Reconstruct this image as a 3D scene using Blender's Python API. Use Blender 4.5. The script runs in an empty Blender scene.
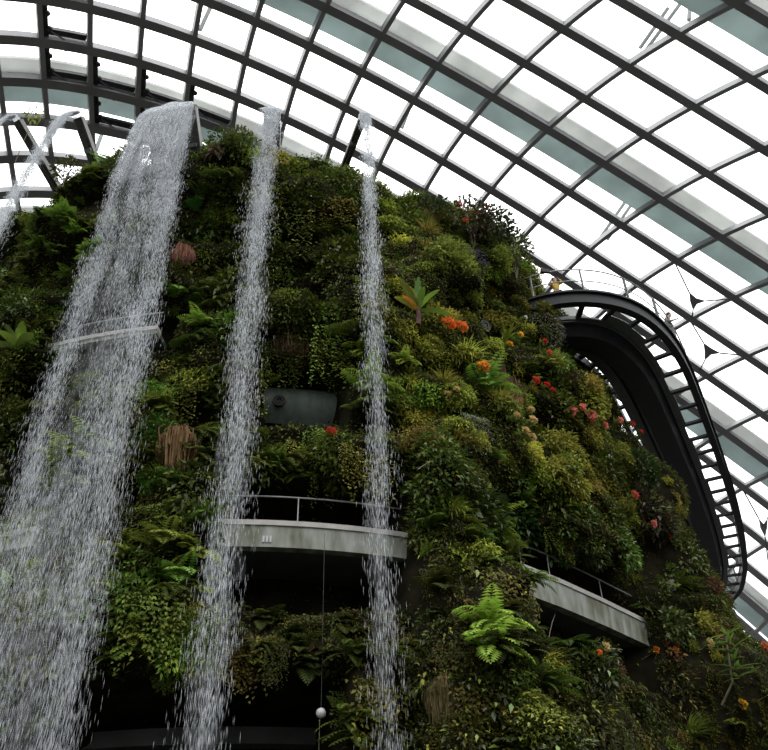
import bpy, math, random
import numpy as np
from mathutils import Vector, Matrix

random.seed(7)
rng = np.random.default_rng(7)
scene = bpy.context.scene
COL = scene.collection
PI = math.pi

# ------------------------------------------------------------------ camera
F = 850.0
PITCH, ROLL = math.radians(37.8), math.radians(1.78)
_c, _s = math.cos(PITCH), math.sin(PITCH)
EYE = np.array([0.0, 0.0, 1.6])
FW = np.array([0, _c, _s]); _U = np.array([0, -_s, _c]); _X = np.array([1.0, 0, 0])
RT = math.cos(ROLL) * _X - math.sin(ROLL) * _U
UP = math.cos(ROLL) * _U + math.sin(ROLL) * _X
cam = bpy.data.cameras.new('camera'); cam.sensor_fit = 'HORIZONTAL'; cam.sensor_width = 36.0
cam.lens = 36.0 * F / 768.0; cam.clip_end = 500
camo = bpy.data.objects.new('camera', cam); COL.objects.link(camo)
camo.matrix_world = Matrix(((RT[0], UP[0], -FW[0], EYE[0]), (RT[1], UP[1], -FW[1], EYE[1]),
                            (RT[2], UP[2], -FW[2], EYE[2]), (0, 0, 0, 1)))
scene.camera = camo
vs = scene.view_settings
scene.display_settings.display_device = 'sRGB'
vs.view_transform = 'Standard'; vs.look = 'None'; vs.gamma = 1.0; vs.use_curve_mapping = False
vs.exposure = 0.0
scene.cycles.max_bounces = 6
scene.cycles.diffuse_bounces = 3
scene.cycles.transparent_max_bounces = 40

def ray(px, py):
    d = (px - 384) / F * RT + (375 - py) / F * UP + FW
    return d / np.linalg.norm(d)
def at_z(px, py, z):
    d = ray(px, py); return EYE + d * ((z - EYE[2]) / d[2])
def at_dist(px, py, dist):          # horizontal distance from the viewer
    d = ray(px, py); return EYE + d * (dist / math.hypot(d[0], d[1]))
def project(X):
    X = np.asarray(X, float) - EYE
    d = X @ FW
    return 384 + F * (X @ RT) / d, 375 - F * (X @ UP) / d, d

# ------------------------------------------------------------------ materials
def new_mat(name):
    m = bpy.data.materials.new(name); m.use_nodes = True
    nt = m.node_tree
    for n in list(nt.nodes): nt.nodes.remove(n)
    out = nt.nodes.new('ShaderNodeOutputMaterial')
    return m, nt, out
def principled(nt, **kw):
    p = nt.nodes.new('ShaderNodeBsdfPrincipled')
    for k, v in kw.items(): p.inputs[k].default_value = v
    return p
def surface_mat(name, col, rough=.6, metal=0.0, var=.25, scale=3.0, bump=0.0, col2=None, stretch=(1, 1, 1), spec=.5):
    """noise-mottled paint, metal, concrete or soil"""
    m, nt, out = new_mat(name)
    p = principled(nt, Roughness=rough, Metallic=metal)
    p.inputs['Specular IOR Level'].default_value = spec
    tc = nt.nodes.new('ShaderNodeTexCoord'); mp = nt.nodes.new('ShaderNodeMapping')
    mp.inputs['Scale'].default_value = stretch
    nt.links.new(tc.outputs['Object'], mp.inputs['Vector'])
    nz = nt.nodes.new('ShaderNodeTexNoise'); nz.inputs['Scale'].default_value = scale
    nz.inputs['Detail'].default_value = 6
    nt.links.new(mp.outputs['Vector'], nz.inputs['Vector'])
    rp = nt.nodes.new('ShaderNodeValToRGB')
    c2 = col2 if col2 else tuple(c * (1 + var) for c in col)
    c1 = col if col2 else tuple(c * (1 - var) for c in col)
    rp.color_ramp.elements[0].position = .35; rp.color_ramp.elements[1].position = .68
    rp.color_ramp.elements[0].color = (*c1, 1); rp.color_ramp.elements[1].color = (*c2, 1)
    nt.links.new(nz.outputs['Fac'], rp.inputs['Fac']); nt.links.new(rp.outputs['Color'], p.inputs['Base Color'])
    if bump:
        b = nt.nodes.new('ShaderNodeBump'); b.inputs['Strength'].default_value = bump
        b.inputs['Distance'].default_value = .1
        nt.links.new(nz.outputs['Fac'], b.inputs['Height']); nt.links.new(b.outputs['Normal'], p.inputs['Normal'])
    nt.links.new(p.outputs['BSDF'], out.inputs['Surface'])
    return m
def leaf_mat(name, gloss=.55, trans=.3, hue=.03, val=.35, spec=.16):
    """leaf pigment from the per-leaf 'pigment' attribute, varied plant by plant"""
    m, nt, out = new_mat(name)
    at = nt.nodes.new('ShaderNodeAttribute'); at.attribute_name = 'pigment'
    oi = nt.nodes.new('ShaderNodeObjectInfo')
    hsv = nt.nodes.new('ShaderNodeHueSaturation')
    def rmap(lo, hi, src):
        r = nt.nodes.new('ShaderNodeMapRange'); r.inputs['To Min'].default_value = lo; r.inputs['To Max'].default_value = hi
        nt.links.new(src, r.inputs['Value']); return r.outputs['Result']
    wn = nt.nodes.new('ShaderNodeTexWhiteNoise'); wn.noise_dimensions = '1D'
    nt.links.new(oi.outputs['Random'], wn.inputs['W'])
    nt.links.new(rmap(.5 - hue, .5 + hue, oi.outputs['Random']), hsv.inputs['Hue'])
    nt.links.new(rmap(1 - val, 1 + val, wn.outputs['Value']), hsv.inputs['Value'])
    nt.links.new(at.outputs['Color'], hsv.inputs['Color'])
    p = principled(nt, Roughness=gloss)
    p.inputs['Specular IOR Level'].default_value = spec
    t = nt.nodes.new('ShaderNodeBsdfTranslucent')
    nt.links.new(hsv.outputs['Color'], p.inputs['Base Color']); nt.links.new(hsv.outputs['Color'], t.inputs['Color'])
    mx = nt.nodes.new('ShaderNodeMixShader'); mx.inputs['Fac'].default_value = trans
    nt.links.new(p.outputs['BSDF'], mx.inputs[1]); nt.links.new(t.outputs['BSDF'], mx.inputs[2])
    nt.links.new(mx.outputs['Shader'], out.inputs['Surface'])
    return m
def glass_mat(name, tint, gl=.06):
    m, nt, out = new_mat(name)
    t = nt.nodes.new('ShaderNodeBsdfTransparent'); t.inputs['Color'].default_value = (*tint, 1)
    g = nt.nodes.new('ShaderNodeBsdfGlossy'); g.inputs['Roughness'].default_value = .03
    mx = nt.nodes.new('ShaderNodeMixShader'); mx.inputs['Fac'].default_value = gl
    nt.links.new(t.outputs['BSDF'], mx.inputs[1]); nt.links.new(g.outputs['BSDF'], mx.inputs[2])
    nt.links.new(mx.outputs['Shader'], out.inputs['Surface'])
    return m
def frosted_mat(name, col, tr=.5):
    m, nt, out = new_mat(name)
    d = nt.nodes.new('ShaderNodeBsdfDiffuse'); d.inputs['Color'].default_value = (*col, 1)
    t = nt.nodes.new('ShaderNodeBsdfTranslucent')
    nz = nt.nodes.new('ShaderNodeTexNoise'); nz.inputs['Scale'].default_value = .35; nz.inputs['Detail'].default_value = 3
    tc = nt.nodes.new('ShaderNodeTexCoord'); nt.links.new(tc.outputs['Object'], nz.inputs['Vector'])
    rp = nt.nodes.new('ShaderNodeValToRGB')
    rp.color_ramp.elements[0].position = .4; rp.color_ramp.elements[1].position = .65
    rp.color_ramp.elements[0].color = (*[c * .82 for c in col], 1); rp.color_ramp.elements[1].color = (*col, 1)
    nt.links.new(nz.outputs['Fac'], rp.inputs['Fac'])
    nt.links.new(rp.outputs['Color'], d.inputs['Color']); nt.links.new(rp.outputs['Color'], t.inputs['Color'])
    mx = nt.nodes.new('ShaderNodeMixShader'); mx.inputs['Fac'].default_value = tr
    nt.links.new(d.outputs['BSDF'], mx.inputs[1]); nt.links.new(t.outputs['BSDF'], mx.inputs[2])
    nt.links.new(mx.outputs['Shader'], out.inputs['Surface'])
    return m
def drop_mat(name, clear=.4, col=(.84, .87, .9)):
    """foaming water: white scattering body, partly clear"""
    m, nt, out = new_mat(name)
    d = nt.nodes.new('ShaderNodeBsdfDiffuse'); d.inputs['Color'].default_value = (*col, 1)
    t = nt.nodes.new('ShaderNodeBsdfTranslucent'); t.inputs['Color'].default_value = (*col, 1)
    mx = nt.nodes.new('ShaderNodeMixShader'); mx.inputs['Fac'].default_value = .45
    nt.links.new(d.outputs['BSDF'], mx.inputs[1]); nt.links.new(t.outputs['BSDF'], mx.inputs[2])
    g = nt.nodes.new('ShaderNodeBsdfTransparent')
    m2 = nt.nodes.new('ShaderNodeMixShader'); m2.inputs['Fac'].default_value = clear
    nt.links.new(mx.outputs['Shader'], m2.inputs[1]); nt.links.new(g.outputs['BSDF'], m2.inputs[2])
    nt.links.new(m2.outputs['Shader'], out.inputs['Surface'])
    return m
def sheet_mat(name):
    """clear water skin laced with white streaks that run down the flow (u = across, v = along)"""
    m, nt, out = new_mat(name)
    uv = nt.nodes.new('ShaderNodeUVMap'); uv.uv_map = 'flow'
    mp = nt.nodes.new('ShaderNodeMapping'); mp.inputs['Scale'].default_value = (9, 1.3, 1)
    nt.links.new(uv.outputs['UV'], mp.inputs['Vector'])
    nz = nt.nodes.new('ShaderNodeTexNoise'); nz.inputs['Scale'].default_value = 1.6; nz.inputs['Detail'].default_value = 8
    nz.inputs['Roughness'].default_value = .65
    nt.links.new(mp.outputs['Vector'], nz.inputs['Vector'])
    mp2 = nt.nodes.new('ShaderNodeMapping'); mp2.inputs['Scale'].default_value = (2.2, 5, 1)
    nt.links.new(uv.outputs['UV'], mp2.inputs['Vector'])
    nz2 = nt.nodes.new('ShaderNodeTexNoise'); nz2.inputs['Scale'].default_value = 1.5; nz2.inputs['Detail'].default_value = 4
    nt.links.new(mp2.outputs['Vector'], nz2.inputs['Vector'])
    sep = nt.nodes.new('ShaderNodeSeparateXYZ'); nt.links.new(uv.outputs['UV'], sep.inputs['Vector'])
    add = nt.nodes.new('ShaderNodeMath'); add.operation = 'ADD'
    nt.links.new(nz.outputs['Fac'], add.inputs[0]); nt.links.new(nz2.outputs['Fac'], add.inputs[1])
    # the skin is whole at the lip and tears open further down
    tear = nt.nodes.new('ShaderNodeMapRange'); tear.inputs['From Min'].default_value = 0.0; tear.inputs['From Max'].default_value = 3.0
    tear.inputs['To Min'].default_value = .16; tear.inputs['To Max'].default_value = -.42
    nt.links.new(sep.outputs['Y'], tear.inputs['Value'])
    ad2 = nt.nodes.new('ShaderNodeMath'); ad2.operation = 'ADD'
    nt.links.new(add.outputs[0], ad2.inputs[0]); nt.links.new(tear.outputs['Result'], ad2.inputs[1])
    rp = nt.nodes.new('ShaderNodeMapRange'); rp.inputs['From Min'].default_value = .78; rp.inputs['From Max'].default_value = 1.22
    nt.links.new(ad2.outputs[0], rp.inputs['Value'])
    w = nt.nodes.new('ShaderNodeBsdfDiffuse'); w.inputs['Color'].default_value = (.8, .84, .88, 1)
    wt = nt.nodes.new('ShaderNodeBsdfTranslucent'); wt.inputs['Color'].default_value = (.8, .84, .88, 1)
    wm = nt.nodes.new('ShaderNodeMixShader'); wm.inputs['Fac'].default_value = .5
    nt.links.new(w.outputs['BSDF'], wm.inputs[1]); nt.links.new(wt.outputs['BSDF'], wm.inputs[2])
    t = nt.nodes.new('ShaderNodeBsdfTransparent'); t.inputs['Color'].default_value = (.95, .96, .97, 1)
    g = nt.nodes.new('ShaderNodeBsdfGlossy'); g.inputs['Roughness'].default_value = .08
    cm = nt.nodes.new('ShaderNodeMixShader'); cm.inputs['Fac'].default_value = .07
    bp = nt.nodes.new('ShaderNodeBump'); bp.inputs['Strength'].default_value = .6; bp.inputs['Distance'].default_value = .05
    nt.links.new(add.outputs[0], bp.inputs['Height']); nt.links.new(bp.outputs['Normal'], g.inputs['Normal'])
    nt.links.new(t.outputs['BSDF'], cm.inputs[1]); nt.links.new(g.outputs['BSDF'], cm.inputs[2])
    mx = nt.nodes.new('ShaderNodeMixShader')
    nt.links.new(rp.outputs['Result'], mx.inputs['Fac'])
    nt.links.new(cm.outputs['Shader'], mx.inputs[1]); nt.links.new(wm.outputs['Shader'], mx.inputs[2])
    nt.links.new(mx.outputs['Shader'], out.inputs['Surface'])
    return m

M = dict(
    soil=surface_mat('dark planting felt', (.008, .008, .005), .95, scale=1.5, bump=.6, col2=(.022, .019, .010), spec=.03),
    ground=surface_mat('dark garden soil', (.03, .03, .028), .95, scale=.5, col2=(.05, .05, .045), spec=.05),
    arch=surface_mat('dark grey painted steel', (.27, .27, .28), .45, scale=.6, var=.12),
    purlin=surface_mat('grey painted steel', (.33, .335, .34), .5, scale=.6, var=.12),
    vent=surface_mat('black vent frame', (.045, .045, .05), .5),
    glass=glass_mat('clear roof glass', (.965, .975, .97), .03),
    rib=frosted_mat('pale grey outer arch', (.84, .85, .83), .5),
    gutter=frosted_mat('green grey outer panel', (.54, .61, .60), .5),
    strut=frosted_mat('pale grey brace', (.55, .58, .57), .3),
    concrete=surface_mat('weathered pale concrete', (.10, .105, .065), .8, scale=2.2, col2=(.29, .31, .285), bump=.15, stretch=(1, 1, .3)),
    coping=surface_mat('pale concrete coping', (.38, .365, .34), .8, scale=3, var=.12),
    slate=surface_mat('dark concrete and soffit shade', (.05, .055, .05), .85, scale=1, var=.25),
    drum=surface_mat('grey green rendered wall', (.08, .105, .09), .7, scale=2, col2=(.12, .15, .135), stretch=(3, 3, .2)),
    black=surface_mat('near black painted steel', (.013, .014, .016), .5, var=.2, spec=.25),
    deckside=surface_mat('dark grey steel plate', (.07, .078, .08), .45, var=.15),
    rail=surface_mat('brushed steel rail', (.30, .31, .32), .4, metal=.3, var=.1),
    railgrey=surface_mat('dark steel rail', (.16, .165, .17), .45, var=.1),
    chute=surface_mat('brushed steel chute', (.055, .05, .044), .5, metal=.2, var=.35, scale=5, stretch=(1, 1, 4)),
    chute_rim=surface_mat('bright steel rim', (.20, .195, .185), .4, metal=.3, var=.1),
    leaf=leaf_mat('green leaf'), gloss=leaf_mat('glossy leaf', .36, .2, spec=.4), moss=leaf_mat('soft foliage', .75, .35),
    carpet=leaf_mat('mixed wall cover', .7, .25, 0, 0, .1),
    petal=leaf_mat('petal', .6, .4, .004, .08), root=leaf_mat('dry fibre', .9, .15, .01, .2),
    stem=surface_mat('green brown stem', (.09, .08, .04), .7), twig=surface_mat('pale bare twig', (.20, .17, .13), .7),
    redstem=surface_mat('reddish stem', (.09, .03, .025), .6),
    drops=drop_mat('white water drops', .5), mist=drop_mat('fine spray', .985), sheet=sheet_mat('falling water skin'),
    globe=surface_mat('white lamp globe', (.42, .42, .42), .4, var=.05),
    skin=surface_mat('skin', (.50, .32, .23), .6, var=.05), hair=surface_mat('dark brown hair', (.05, .03, .02), .6),
    yellow=surface_mat('yellow cloth', (.62, .40, .06), .8, var=.1), greycloth=surface_mat('grey cloth', (.30, .28, .28), .85, var=.15),
    trousers=surface_mat('dark trousers', (.03, .03, .04), .85),
)

# ------------------------------------------------------------------ mesh helpers
def tag(o, label=None, cat=None, group=None, kind=None):
    if label: o['label'] = label
    if cat: o['category'] = cat
    if group: o['group'] = group
    if kind: o['kind'] = kind
    return o
def empty(name, loc=(0, 0, 0), rz=0.0):
    o = bpy.data.objects.new(name, None); COL.objects.link(o)
    o.location = loc; o.rotation_euler = (0, 0, rz); o.empty_display_size = .2
    return o
def link(name, me, parent=None):
    o = bpy.data.objects.new(name, me); COL.objects.link(o)
    if parent is not None: o.parent = parent
    return o
class MB:
    """collects tubes, boxes and grids into one mesh"""
    def __init__(s): s.v = []; s.f = []
    def add(s, v, f):
        n = len(s.v); s.v.extend([tuple(map(float, p)) for p in v]); s.f.extend([tuple(i + n for i in q) for q in f])
    def sweep(s, pts, prof, ups, caps=True, closed=False):
        """prof: (a,b) offsets along side and up at every point of the path"""
        pts = [np.asarray(p, float) for p in pts]; n = len(pts); k = len(prof); V = []
        for i, p in enumerate(pts):
            if closed: t = pts[(i + 1) % n] - pts[i - 1]
            else: t = pts[min(i + 1, n - 1)] - pts[max(i - 1, 0)]
            t = t / (np.linalg.norm(t) + 1e-9)
            u = np.asarray(ups[i] if isinstance(ups, list) else ups, float)
            sd = np.cross(t, u); sd /= (np.linalg.norm(sd) + 1e-9); u = np.cross(sd, t)
            V += [p + sd * a + u * b for a, b in prof]
        Fc = [(i * k + j, i * k + (j + 1) % k, (i + 1) * k + (j + 1) % k, (i + 1) * k + j) for i in range(n - 1) for j in range(k)]
        if closed: Fc += [((n - 1) * k + j, (n - 1) * k + (j + 1) % k, (j + 1) % k, j) for j in range(k)]
        elif caps: Fc += [tuple(range(k))[::-1], tuple((n - 1) * k + j for j in range(k))]
        s.add(V, Fc)
    def bar(s, pts, w, h, ups=(0, 0, 1), off=0.0, closed=False):
        s.sweep(pts, [(-w / 2, off - h / 2), (w / 2, off - h / 2), (w / 2, off + h / 2), (-w / 2, off + h / 2)], ups, closed=closed)
    def tube(s, pts, r, k=6, closed=False):
        pts = [np.asarray(p, float) for p in pts]
        t = pts[-1] - pts[0]; up = (0, 0, 1) if abs(t[2]) < .8 * np.linalg.norm(t) else (.3, 1, 0)
        s.sweep(pts, [(r * math.cos(2 * PI * j / k), r * math.sin(2 * PI * j / k)) for j in range(k)], up, closed=closed)
    def ball(s, c, r, n=10, sc=(1, 1, 1)):
        V = []; Fc = []
        for i in range(n + 1):
            a = PI * i / n
            for j in range(n * 2):
                b = PI * j / n
                V.append((c[0] + r * sc[0] * math.sin(a) * math.cos(b), c[1] + r * sc[1] * math.sin(a) * math.sin(b), c[2] + r * sc[2] * math.cos(a)))
        m = n * 2
        for i in range(n):
            for j in range(m): Fc.append((i * m + j, (i + 1) * m + j, (i + 1) * m + (j + 1) % m, i * m + (j + 1) % m))
        s.add(V, Fc)
    def mesh(s, name, mat, smooth=False):
        me = bpy.data.meshes.new(name); me.from_pydata(s.v, [], s.f); me.materials.append(mat)
        if smooth: me.polygons.foreach_set('use_smooth', [True] * len(me.polygons))
        me.update(); return me
    def build(s, name, mat, parent=None, smooth=False):
        return link(name, s.mesh(name, mat, smooth), parent)
def quads_mesh(name, V, C, mat):
    """V (n,4,3) leaf quads, C (n,3) pigment per leaf"""
    n = len(V); me = bpy.data.meshes.new(name)
    me.vertices.add(n * 4); me.vertices.foreach_set('co', np.ascontiguousarray(V, np.float32).ravel())
    me.loops.add(n * 4); me.loops.foreach_set('vertex_index', np.arange(n * 4, dtype=np.int32))
    me.polygons.add(n); me.polygons.foreach_set('loop_start', np.arange(0, n * 4, 4, dtype=np.int32))
    me.polygons.foreach_set('loop_total', np.full(n, 4, np.int32))
    a = me.attributes.new('pigment', 'FLOAT_COLOR', 'FACE')
    a.data.foreach_set('color', np.c_[np.clip(C, 0, 1), np.ones(n)].astype(np.float32).ravel())
    me.materials.append(mat); me.update(calc_edges=True); me.validate()
    return me
def nrm(v): return v / (np.linalg.norm(v, axis=-1, keepdims=True) + 1e-9)
def leaves(B, D, N, L, W, fold=.15, droop=.12):
    """diamond leaves folded along the midrib: base B, direction D, normal N, length L, width W"""
    D = nrm(D); S = nrm(np.cross(D, N)); N = np.cross(S, D)
    L = np.asarray(L)[:, None]; W = np.asarray(W)[:, None]
    mid = B + D * L * .45
    return np.stack([B, mid + S * W / 2 + N * fold * W, B + D * L - N * L * droop, mid - S * W / 2 + N * fold * W], 1)

# ------------------------------------------------------------------ the planted wall: radius about a vertical axis
AXI = np.array([-6.0, 40.0]); ZTOP = 31.9
_H = rng.random((256, 256))
def vnoise(u, v):
    iu = np.floor(u).astype(int); iv = np.floor(v).astype(int); fu = u - iu; fv = v - iv
    fu = fu * fu * (3 - 2 * fu); fv = fv * fv * (3 - 2 * fv)
    g = lambda a, b: _H[a % 256, b % 256]
    return (g(iu, iv) * (1 - fu) + g(iu + 1, iv) * fu) * (1 - fv) + (g(iu, iv + 1) * (1 - fu) + g(iu + 1, iv + 1) * fu) * fv
def sm(x, a, b):
    t = np.clip((x - a) / (b - a), 0, 1); return t * t * (3 - 2 * t)
def R0(ph, z):
    d = np.degrees(ph)
    top = 16.2 - .05 * np.clip(d, -50, 30) - 1.3 * sm(-d, 8, 20)
    r = np.interp(z, [0, 8, 10.5, 13.5, 21, 28], [18.5, 18.6, 18.4, 18.1, 18.1, 17.9]) + .02 * np.clip(-d, 0, 50)
    k = np.clip((z - 28) / 5.2, 0, 1) ** 1.6
    r = r * (1 - k) + top * k
    r = r - .8 * sm(d, 28, 36) * (1 - sm(d, 58, 66)) * sm(z, 23.5, 26) * (1 - sm(z, 30, 32))
    r = r + sm(d, 57, 66) * np.interp(z, [0, 8, 15.3, 22.8, 28, 33], [5, 4.2, 2.8, .5, -1.0, -.6])
    r = r + sm(d, 19.5, 23) * (1 - sm(d, 28, 33)) * np.interp(z, [0, 5, 11, 15, 18], [2.0, 2.0, 1.6, 1.3, 0])
    return r
def lumps(ph, z):
    u = ph * 18
    return (2.1 * (vnoise(u / 3.1 + 7, z / 2.2 + 3) - .5) + 1.0 * (vnoise(u / 1.3 + 31, z / .9 + 11) - .5) + .35 * (vnoise(u / .5, z / .4) - .5))
RECESS = []          # (phi, z, half phi, half z, depth)
def recess_depth(ph, z):
    d = np.zeros_like(ph + z)
    for p, zz, hp, hz, dep in RECESS:
        e = .35
        m = (1 - sm(np.abs(ph - p) * 18, hp * 18 - e, hp * 18 + e)) * (1 - sm(np.abs(z - zz), hz - e * .6, hz + e * .6))
        d = np.maximum(d, m * dep)
    return d
def R_base(ph, z): return R0(ph, z)
def R_full(ph, z):
    rd = recess_depth(ph, z)
    return R0(ph, z) + lumps(ph, z) * (1 - .8 * np.clip(rd, 0, 1)) - rd
_T = np.arange(14, 62, .04)
def march(px, py, Rf):
    D = ray(px, py); X = EYE + D * _T[:, None]
    dx = X[:, 0] - AXI[0]; dy = X[:, 1] - AXI[1]
    ph = np.arctan2(dx, -dy)
    ins = (np.hypot(dx, dy) < Rf(ph, X[:, 2])) & (X[:, 2] < ZTOP)
    if not ins.any(): return None
    i = ins.argmax(); return ph[i], X[i, 2], X[i], _T[i]
def pt(ph, z, r): return np.array([AXI[0] + r * math.sin(ph), AXI[1] - r * math.cos(ph), z])
def phi_of(p): return math.atan2(p[0] - AXI[0], -(p[1] - AXI[1]))
def rec_px(x0, y0, x1, y1, dep):
    m = march((x0 + x1) / 2, (y0 + y1) / 2, R_base)
    a = march((x0 + x1) / 2, y0, R_base); b = march((x0 + x1) / 2, y1, R_base)
    l = march(x0, (y0 + y1) / 2, R_base); r = march(x1, (y0 + y1) / 2, R_base)
    RECESS.append((((l or m)[0] + (r or m)[0]) / 2, ((a or m)[1] + (b or m)[1]) / 2, abs((r or m)[0] - (l or m)[0]) / 2, abs((a or m)[1] - (b or m)[1]) / 2, dep))
for q in [(212, 466, 412, 600, 2.7), (262, 352, 345, 414, 2.4), (50, 298, 170, 340, 1.6), (478, 300, 512, 342, 1.6),
          (0, 366, 55, 400, 1.5), (0, 420, 60, 482, 1.6), (272, 268, 335, 300, 1.0),
          (170, 392, 205, 432, .8), (440, 300, 470, 330, .5), (650, 520, 690, 570, 1.0), (500, 498, 540, 515, 1.0), (60, 190, 110, 230, .8),
          (230, 290, 262, 320, .7), (380, 480, 410, 520, 1.2), (630, 470, 660, 500, .8)]:
    rec_px(*q)
RECESS.append((math.radians(46.6), 12.85, math.radians(12.0), 2.15, 2.0))       # behind the short balcony end
# the dark open storey at the foot of the front
RECESS.append((math.radians(2.5), 4.5, math.radians(12.0), 4.6, 5.0))
RECESS.append((math.radians(-5), 3.6, math.radians(6.0), 4.6, 5.0))

def hit(px, py): return march(px, py, R_full)

def on_cyl(px, py, r_):
    d = ray(px, py); oo = EYE[:2] - AXI; dd = d[:2]; a = dd @ dd; bq = dd @ oo; c = oo @ oo - r_ * r_
    p = EYE + d * ((-bq - math.sqrt(max(0, bq * bq - a * c))) / a); return phi_of(p), p[2]

def build_mountain():
    ph = np.radians(np.concatenate([np.arange(-80, 100, .45), np.arange(100, 280, 4.0)]))
    z = np.concatenate([np.arange(0, ZTOP + .01, .22)])
    PH, Z = np.meshgrid(ph, z, indexing='ij')
    R = R_full(PH, Z)
    X = np.stack([AXI[0] + R * np.sin(PH), AXI[1] - R * np.cos(PH), Z], 2)
    n, k = X.shape[:2]
    V = X.reshape(-1, 3).tolist()
    Fc = [(i * k + j, ((i + 1) % n) * k + j, ((i + 1) % n) * k + j + 1, i * k + j + 1) for i in range(n) for j in range(k - 1)]
    V.append((AXI[0], AXI[1], ZTOP + .3)); c = len(V) - 1
    Fc += [(i * k + k - 1, ((i + 1) % n) * k + k - 1, c) for i in range(n)]
    me = bpy.data.meshes.new('wall_front'); me.from_pydata(V, [], Fc); me.materials.append(M['soil'])
    me.polygons.foreach_set('use_smooth', [True] * len(me.polygons)); me.update()
    o = link('wall_front', me)
    tag(o, 'tall dark planted tower wall behind the waterfalls', 'planted wall', kind='structure')
build_mountain()
g = MB(); g.add([(-90, -40, 0), (90, -40, 0), (90, 120, 0), (-90, 120, 0)], [(0, 1, 2, 3)])
tag(g.build('ground', M['ground']), 'dark planted ground around the tower', 'ground', kind='structure')

# ------------------------------------------------------------------ the glass dome
C0 = np.array([6.0, 30.0, 1.6]); AXS = np.array([62.0, 62.0, 52.0])
CO = np.array([[-0.04084, 0.20235, 0.97927], [0.08017, -0.1626, 0.03579], [0.02785, -0.00182, -0.01749], [-0.00048, 0.00184, -0.00201], [0.45164, 0.31855, -0.04615], [0.07368, 0.01062, -0.00174], [0.02494, -0.00525, -0.01102], [0.0777, 0.02319, -0.16378], [0.03956, 0.00527, -0.03058], [0.00045, -0.04718, -0.04559]])
def dome(c, n, off=0.0):
    c = (np.asarray(c, float) - 8) / 8; n = np.asarray(n, float) / 4
    B = np.stack([c ** i * n ** j for i in range(4) for j in range(4 - i)], -1)
    q = nrm(B @ CO)
    N = nrm(q / AXS)
    return C0 + q * AXS + N * off, N
CS = np.arange(-3, 20, .25); NS = np.arange(-7, 9.01, .25)
k = 0
for n in range(-7, 9):
    P, N = dome(CS, np.full_like(CS, n))
    b = MB(); b.bar(list(P), .48, .62, list(N), -.30)
    b.bar(list(P), .58, .07, list(N), -.64)
    k += 1
    tag(b.build('trim_%d' % k, M['arch']), 'dark grey steel arch of the dome roof', 'roof arch', 'dark roof arches', 'structure')
for c in range(-2, 19):
    P, N = dome(np.full_like(NS, c), NS)
    b = MB(); b.bar(list(P), .30, .62, list(N), -.34)
    k += 1
    tag(b.build('trim_%d' % k, M['purlin']), 'grey steel glazing rib running up the dome', 'roof rib', 'grey roof ribs', 'structure')
b = MB()
for n in range(-7, 8):
    for c in range(-2, 18):
        P, N = dome(np.array([c + .02, c + .98, c + .98, c + .02]), np.array([n + .03, n + .03, n + .97, n + .97]))
        b.add(list(P), [(0, 1, 2, 3)])
tag(b.build('ceiling', M['glass']), 'glass panes of the dome roof', 'glass roof', kind='structure')
for n in (-5, -1, 3, 7):
    P, N = dome(CS, np.full_like(CS, n + .14), .5)
    b = MB(); b.bar(list(P), 1.2, .3, list(N)); k += 1
    tag(b.build('trim_%d' % k, M['rib']), 'broad pale arch seen through the roof glass', 'outer arch', 'outer arches beyond the glass', 'structure')
    P, N = dome(CS, np.full_like(CS, n - .34), .5)
    b = MB(); b.bar(list(P), 2.1, .08, list(N)); k += 1
    o = tag(b.build('trim_%d' % k, M['gutter']), 'green grey panel strip beside the outer arch', 'outer panel', 'panel strips beyond the glass', 'structure')
# opened roof vents: a dark frame strip on two sides of a pane, with small fittings
vents = [(0, 1), (0, 0), (1, 0), (2, 0), (2, -1), (1, -1), (3, 0), (3, -1), (0, 2)]
for c, n in vents:
    root = empty('roof_vent', tuple(dome(c + .5, n - .5)[0]))
    inv = np.array(root.location)
    f = MB()
    P, N = dome(np.linspace(c + .10, c + .10, 5), np.linspace(n - .08, n - .92, 5), -.1)
    f.bar([p - inv for p in P], .42, .3, list(N))
    P, N = dome(np.linspace(c + .06, c + .94, 6), np.full(6, n - .80), -.1)
    f.bar([p - inv for p in P], .36, .3, list(N))
    f.build('frame', M['vent'], root)
    for cc, nn in ((.5, -.12), (.17, -.35), (.2, -.7)):
        p, N_ = dome(c + cc, n + nn, -.35); q = MB(); q.ball(p - inv, .17, 5); q.build('hinge', M['vent'], root)
    p, _ = dome(c + .12, n - .72, -.3); p1, _ = dome(c + .62, n - .98, -.3)
    q = MB(); q.tube([p - inv, p1 - inv], .05, 5); q.build('strut', M['railgrey'], root)
    tag(root, 'dark frame of an opened roof vent above the left waterfalls', 'roof vent', 'opened roof vents')
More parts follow.
